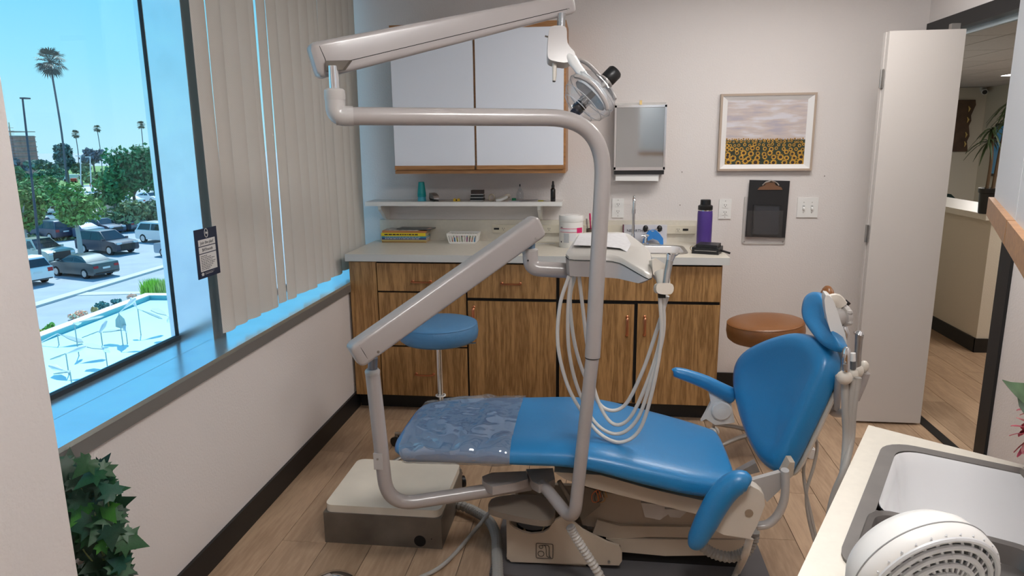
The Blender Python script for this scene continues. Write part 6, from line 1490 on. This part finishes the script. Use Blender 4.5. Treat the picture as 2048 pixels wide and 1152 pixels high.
# ---- lamp posts
lb_=g_(84,538); dd=(lb_-CC).dot(CF); lt=ad(45,197,dd); M_lp=mat('lamp_post_dark',(.05,.06,.08),.5)
t=thing('street_lamp','tall dark street lamp post between the parked cars','street lamp',lb_)
MB().tube([lb_,V(lb_.x,lb_.y,lb_.z+.8),V((lb_.x+lt.x)/2,(lb_.y+lt.y)/2,(lb_.z+lt.z)/2),lt],[.16,.10,.08,.06],8).build('pole',M_lp,t)
MB().box(lt.x-.12,lt.x+.25,lt.y-.12,lt.y+.45,lt.z-.03,lt.z+.07,.02).build('lamp_head',M_lp,t)
for k,(x,y0,y1,lab) in enumerate(((161,312,382,'left one of two pale light poles on the far road'),(180,314,364,'right one of two pale light poles on the far road'))):
    b=ad(x+4,y1,120); tp=ad(x,y0,120); b=V(tp.x,b.y,G); t=thing('street_lamp',lab,'street lamp',b)
    MB().tube([b,tp],.10,6).build('pole',M_white,t); MB().box(tp.x-.9,tp.x+.1,tp.y-.1,tp.y+.1,tp.z-.05,tp.z+.08).build('lamp_head',M_white,t)
# ---- building under construction
t=thing('construction_tower','brown building under scaffolding with timber posts at its top at the left edge','building',ad(2,330,190))
d_=190; A_=ad(-40,330,d_); B_=ad(34,330,d_); zt_=ad(10,264,d_).z; dx=(B_-A_); dx.z=0; W_=dx.length; dx.normalize(); dy_=V(-dx.y,dx.x,0)
zb=G
def bbx(u0,u1,v0,v1,z0,z1,m,name,st=False):
    pts=[A_+dx*u0+dy_*v0,A_+dx*u1+dy_*v0,A_+dx*u1+dy_*v1,A_+dx*u0+dy_*v1]; o=MB().prism([V(p.x,p.y,z0) for p in pts],(0,0,z1-z0)).build(name,m,t); return o
bbx(0,W_,0,9,zb,zt_-1,mat('brown_mesh_wall',(.40,.22,.18),.9,var=.2,vscale=.8),'wall')
for k in range(7): bbx(-.2,W_+.3,-.5,9,zb+4+(zt_-zb-4)*k/6,zb+4.2+(zt_-zb-4)*k/6,mat('slab_tan',(.36,.27,.22),.9),'floor_slab')
a=MB()
for k in range(12):
    p=A_+dx*(W_*k/11)-dy_*.9; a.tube([V(p.x,p.y,zb),V(p.x,p.y,zt_+1.5)],.06,4)
for k in range(14):
    z=zb+3+(zt_-zb-2)*k/13; p=A_-dy_*.9-dx*.3; q=p+dx*(W_+1.5); a.tube([V(p.x,p.y,z),V(q.x,q.y,z)],.05,4)
o_=a.build('scaffolding',mat('scaffold',(.42,.33,.34),.7),t); o_['kind']='stuff'
a=MB()
for k in range(16):
    p=A_+dx*(W_*(k+.3)/16); a.tube([V(p.x,p.y,zt_-1),V(p.x,p.y,zt_+R(.8,2.6))],.16,4)
for k in range(4):
    p=A_+dx*W_*.1; q=A_+dx*W_*.8; a.tube([V(p.x,p.y,zt_+.3+.5*k),V(q.x,q.y,zt_+.3+.5*k)],.08,4)
o_=a.build('timber_formwork',mat('timber',(.62,.46,.26),.8),t); o_['kind']='stuff'
# ---- shrubs along the pool
def shrub(px,py,r_,h_,col,label,seed,name='shrub',n=420):
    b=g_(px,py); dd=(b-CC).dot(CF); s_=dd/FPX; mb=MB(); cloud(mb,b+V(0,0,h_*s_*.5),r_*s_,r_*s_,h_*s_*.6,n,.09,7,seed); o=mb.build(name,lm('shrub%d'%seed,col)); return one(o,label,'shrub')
shrub(100,662,13,16,(.14,.30,.05),'bright green shrub behind the pool rim at the left',41); shrub(80,671,10,10,(.40,.38,.08),'yellow green tuft beside the green shrub at the pool rim',42)
shrub(158,636,20,14,(.90,.40,.28),'coral pink flowering shrub along the pool rim',43,n=600); shrub(206,618,13,14,(.10,.22,.20),'blue green agave clump near the middle of the pool rim',44); shrub(234,608,9,9,(.09,.21,.20),'smaller blue green agave clump right of the first',45)
shrub(190,624,6,10,(.45,.32,.14),'straw coloured tuft beside the coral shrub',46,n=200); shrub(262,598,11,10,(.90,.46,.34),'coral pink shrub near the pool corner',47); shrub(288,590,6,10,(.95,.6,.45),'small pink tuft at the pool corner',48,n=200)
for k,(px,r_,col,lab) in enumerate(((306,17,(.22,.42,.05),'tall bright green ornamental grass at the pool corner'),(336,18,(.30,.42,.12),'tall pale green ornamental grass beside the window post'))):
    b=g_(px,592); dd=(b-CC).dot(CF); s_=dd/FPX; a=MB(); rnd=random.Random(k)
    for j in range(900):
        q=b+V(rnd.gauss(0,.4)*r_*s_,rnd.gauss(0,.4)*r_*s_,0); h_=rnd.uniform(22,38)*s_; w_=V(rnd.uniform(-1,1),rnd.uniform(-1,1),0).normalized()*.03; l=V(rnd.gauss(0,.12),rnd.gauss(0,.12),0)
        vs=[a.bm.verts.new(v) for v in (q-w_,q+w_,q+l*.5+V(0,0,h_*.6)+w_*.6,q+l+V(0,0,h_),q+l*.5+V(0,0,h_*.6)-w_*.6)]; f=a.bm.faces.new(vs); f.material_index=rnd.randrange(2)
    o=a.build('ornamental_grass',lm('ograss%d'%k,col)); one(o,lab,'grass'); o['kind']='stuff'
# ---- cars
M_tyre=mat('tyre',(.012,.012,.013),.8); M_cg=mat('car_glass',(.015,.025,.035),.06,spec=.8); M_rim=mat('car_rim',(.55,.56,.58),.3,.8); M_red=mat('tail_lamp',(.45,.01,.015),.25); M_hl=mat('head_lamp',(.75,.78,.80),.1); M_bl=M_blackp
CARS={}
def car(kind,paint,pcol,px,py,hd_,label,group=None,scale=1.0):
    L,W,H,hood,deck={'sedan':(4.7,1.82,1.45,.92,1.0),'suv':(4.95,1.95,1.80,1.08,0),'pickup':(5.6,1.98,1.88,1.15,1.12)}[kind]
    b=g_(px,py); t=thing({'sedan':'sedan_car','suv':'suv_car','pickup':'pickup_truck'}[kind],label,'car',b,math.radians(hd_),group); Mx=WM[t.name]
    pm=mat('car_paint_'+paint,pcol,.28,.25,coat=.6)
    h=L/2
    if kind=='sedan': prof=[(-h,.35),(-h,.72),(-h+.06,deck),(-h+.75,deck+.06),(-h+1.0,deck+.05),(h-1.25,.97),(h-.35,.86),(h-.04,.70),(h,.42),(h-.1,.25),(-h+.1,.25)]; cab=[(-h+.62,1.02),(-h+1.35,1.40),(-h+1.9,H),(h-2.1,H-.01),(h-1.15,.96)]
    elif kind=='suv': prof=[(-h,.42),(-h,.95),(-h+.05,1.12),(h-1.35,1.14),(h-.30,1.04),(h-.02,.86),(h,.45),(h-.1,.32),(-h+.1,.32)]; cab=[(-h+.08,1.10),(-h+.32,1.66),(-h+.55,H),(h-2.2,H),(h-1.25,1.12)]
    else: prof=[(-h,.50),(-h,1.12),(-h+.05,1.18),(-h+1.75,1.18),(h-1.4,1.20),(h-.25,1.12),(h-.02,1.0),(h,.50),(h-.1,.40),(-h+.1,.40)]; cab=[(-h+1.75,1.16),(-h+1.85,1.80),(-h+2.05,H),(h-2.2,H),(h-1.35,1.18)]
    a=MB(); a.prism([Mx@V(x,-W/2,z) for x,z in prof],Mx.to_3x3()@V(0,W,0),.07,2); a.build('body',pm,t)
    n_=len(cab); zb_=cab[0][1]; rings=[]
    for f,w_ in ((0,W/2-.06),(1,0)):
        pass
    lo=[V(x,(-W/2+.06+.22*(z-zb_)/(H-zb_)),z) for x,z in cab]; hi=[V(x,-y,z) for x,y,z in lo]
    a=MB(); a._new([Mx@p for p in lo+hi],[tuple(range(n_)),tuple(range(n_,2*n_))[::-1]]+[(i,i+n_,(i+1)%n_+n_,(i+1)%n_) for i in range(n_)]); a.build('cabin',pm,t)
    # windows: side glass, windscreen, rear glass (slightly proud panels)
    def wp_(x,z,side): return V(x,side*(W/2-.06-.22*(z-zb_)/(H-zb_)+.012),z)
    for side in(-1,1):
        xs=[cab[0][0]+.18,cab[-1][0]-.22]; zt=H-.12; zl=zb_+.06
        xm=(xs[0]+xs[1])/2
        for x0_,x1_,t0,t1 in ((xs[0],xm-.05,cab[2][0]+.02,xm-.05),(xm+.05,xs[1],xm+.05,cab[3][0]-.02)):
            MB().prism([Mx@wp_(x0_,zl,side),Mx@wp_(x1_,zl,side),Mx@wp_(t1,zt,side),Mx@wp_(t0,zt,side)],Mx.to_3x3()@V(0,-side*.02,0)).build('side_window',M_cg,t)
    def slant(p,q,nm):
        (x0_,z0_),(x1_,z1_)=p,q; y0_=W/2-.10-.22*(z0_-zb_)/(H-zb_); y1_=W/2-.12-.22*(z1_-zb_)/(H-zb_); d=V(x1_-x0_,0,z1_-z0_).normalized(); n2=V(-d.z,0,d.x); 
        if n2.z<0: n2=-n2
        n2=n2*.015; pa,pb=V(x0_,0,z0_)+d*.06+n2,V(x1_,0,z1_)-d*.03+n2
        MB().prism([Mx@V(pa.x,-y0_,pa.z),Mx@V(pa.x,y0_,pa.z),Mx@V(pb.x,y1_,pb.z),Mx@V(pb.x,-y1_,pb.z)],Mx.to_3x3()@(-n2*1.2)).build(nm,M_cg,t)
    slant(cab[-1],cab[-2],'windscreen')
    if kind=='sedan': slant(cab[0],cab[2],'rear_window')
    else: slant(cab[0],cab[1],'rear_window')
    wr_=.33 if kind=='sedan' else .38
    for x in(-h+.95,h-.95):
        for side in(-1,1):
            a=MB(); a.cyl(Mx@V(x,side*(W/2-.20),wr_),Mx@V(x,side*(W/2+.015),wr_),wr_,18); w_=a.build('wheel',M_tyre,t)
            a=MB(); a.cyl(Mx@V(x,side*(W/2),wr_),Mx@V(x,side*(W/2+.03),wr_),wr_*.66,14); a.build('wheel_rim',M_rim,w_)
    zl=.78 if kind=='sedan' else .98
    for side in(-1,1):
        MB().box(-h-.01,-h+.08,side*(W/2-.19)-.16,side*(W/2-.19)+.16,zl-.16 if kind!='sedan' else zl-.08,zl+.08,.02,M=Mx).build('tail_lamp',M_red,t)
        MB().box(h-.10,h+.01,side*(W/2-.26)-.2,side*(W/2-.26)+.2,zl-.12,zl+.03,.02,M=Mx).build('head_lamp',M_hl,t)
        MB().box(cab[-1][0]-.30,cab[-1][0]-.12,side*(W/2+.08)-.09,side*(W/2+.08)+.09,zb_+.02,zb_+.16,.03,M=Mx).build('wing_mirror',pm,t)
    MB().box(h-.06,h+.015,-W/2+.35,W/2-.35,.42,zl-.10 if kind!='pickup' else zl+.05,.02,M=Mx).build('grille',M_bl,t)
    MB().box(-h-.015,-h+.02,-.26,.26,.62 if kind=='sedan' else .78,.74 if kind=='sedan' else .90,.005,M=Mx).build('number_plate',M_plastic,t)
    MB().box(-h-.02,-h+.05,-W/2+.12,W/2-.12,.36,.42,.01,M=Mx).build('bumper_strip',M_bl,t)
    return t
HD=163
car('suv','white',(.80,.81,.82),30,566,HD,'white SUV seen from behind at the left edge of the window')
car('pickup','pale_green',(.48,.52,.46),78,526,HD+180,'pale grey green pickup truck with dark grille parked behind the white SUV')
car('sedan','grey',(.09,.10,.105),168,550,HD,'dark grey sedan seen from behind beside the tall lamp post')
car('suv','black_violet',(.035,.035,.06),216,505,HD+180,'black SUV facing the driveway in the front row',scale=.9)
car('suv','white',(.8,.81,.82),330,484,HD+180,'white SUV facing right beside the window post')
car('sedan','silver_blue',(.42,.47,.55),372,512,HD+180,'pale sedan front mostly hidden by the window post')
car('suv','navy',(.02,.03,.07),100,478,HD,'navy SUV in the second row under the street tree')
car('sedan','lilac_silver',(.28,.30,.42),160,476,HD,'lilac silver sedan in the second row behind the pale trunk')
car('sedan','dark_blue',(.05,.07,.13),205,466,HD+180,'dark blue sedan in the second row behind the black SUV')
car('sedan','mid_grey',(.16,.17,.21),248,460,HD,'grey sedan in the second row seen from behind')
car('sedan','blue',(.06,.12,.26),308,447,HD,'blue sedan under trees behind the white SUV at the window post')
car('suv','black_violet',(.03,.03,.05),60,470,HD,'black SUV at the left end of the second row')
for k,(x,y,c_,lab) in enumerate(((118,448,'white','white car glimpsed through the street tree crowns'),(226,424,'white','white car roof showing above the olive tree'),(258,412,'white','white car parked behind the olive tree, farther back'),(146,402,'silver_blue','pale blue car beyond the bright green street tree'),(120,428,'white','white car further back between the street trees'),(300,404,'white','white car under the large dark tree'))):
    car('sedan',c_,(.8,.81,.82),x,y,HD+180*(k%2),lab)
for k,(x,y,c_,lab) in enumerate(((142,360,(.8,.8,.8),'white van on the far road'),(149,363,(.7,.06,.03),'small red vehicle on the far road beside the white van'),(188,372,(.7,.10,.05),'orange red barrier box at the far road side'))):
    b=g_(x,y+3); r_=.6 if k else 1.6
    t=thing('far_van' if k==0 else 'far_vehicle',lab,'vehicle',b,math.radians(30)); Mx=WM[t.name]
    MB().box(-r_,r_,-.9,.9,.3,1.7 if k==0 else 1.1,.15,M=Mx).build('body',mat('far_paint_%d'%k,c_,.4),t)
    MB().box(r_*.3,r_*1.01,-.8,.8,.8,1.5 if k==0 else 1.0,.02,M=Mx).build('windscreen',M_cg,t)
    for xx in(-r_*.6,r_*.6):
        for yy in(-.9,.9): MB().cyl(Mx@V(xx,yy-.1,.33),Mx@V(xx,yy+.05,.33),.33 if k==0 else .2,12).build('wheel',M_tyre,t)
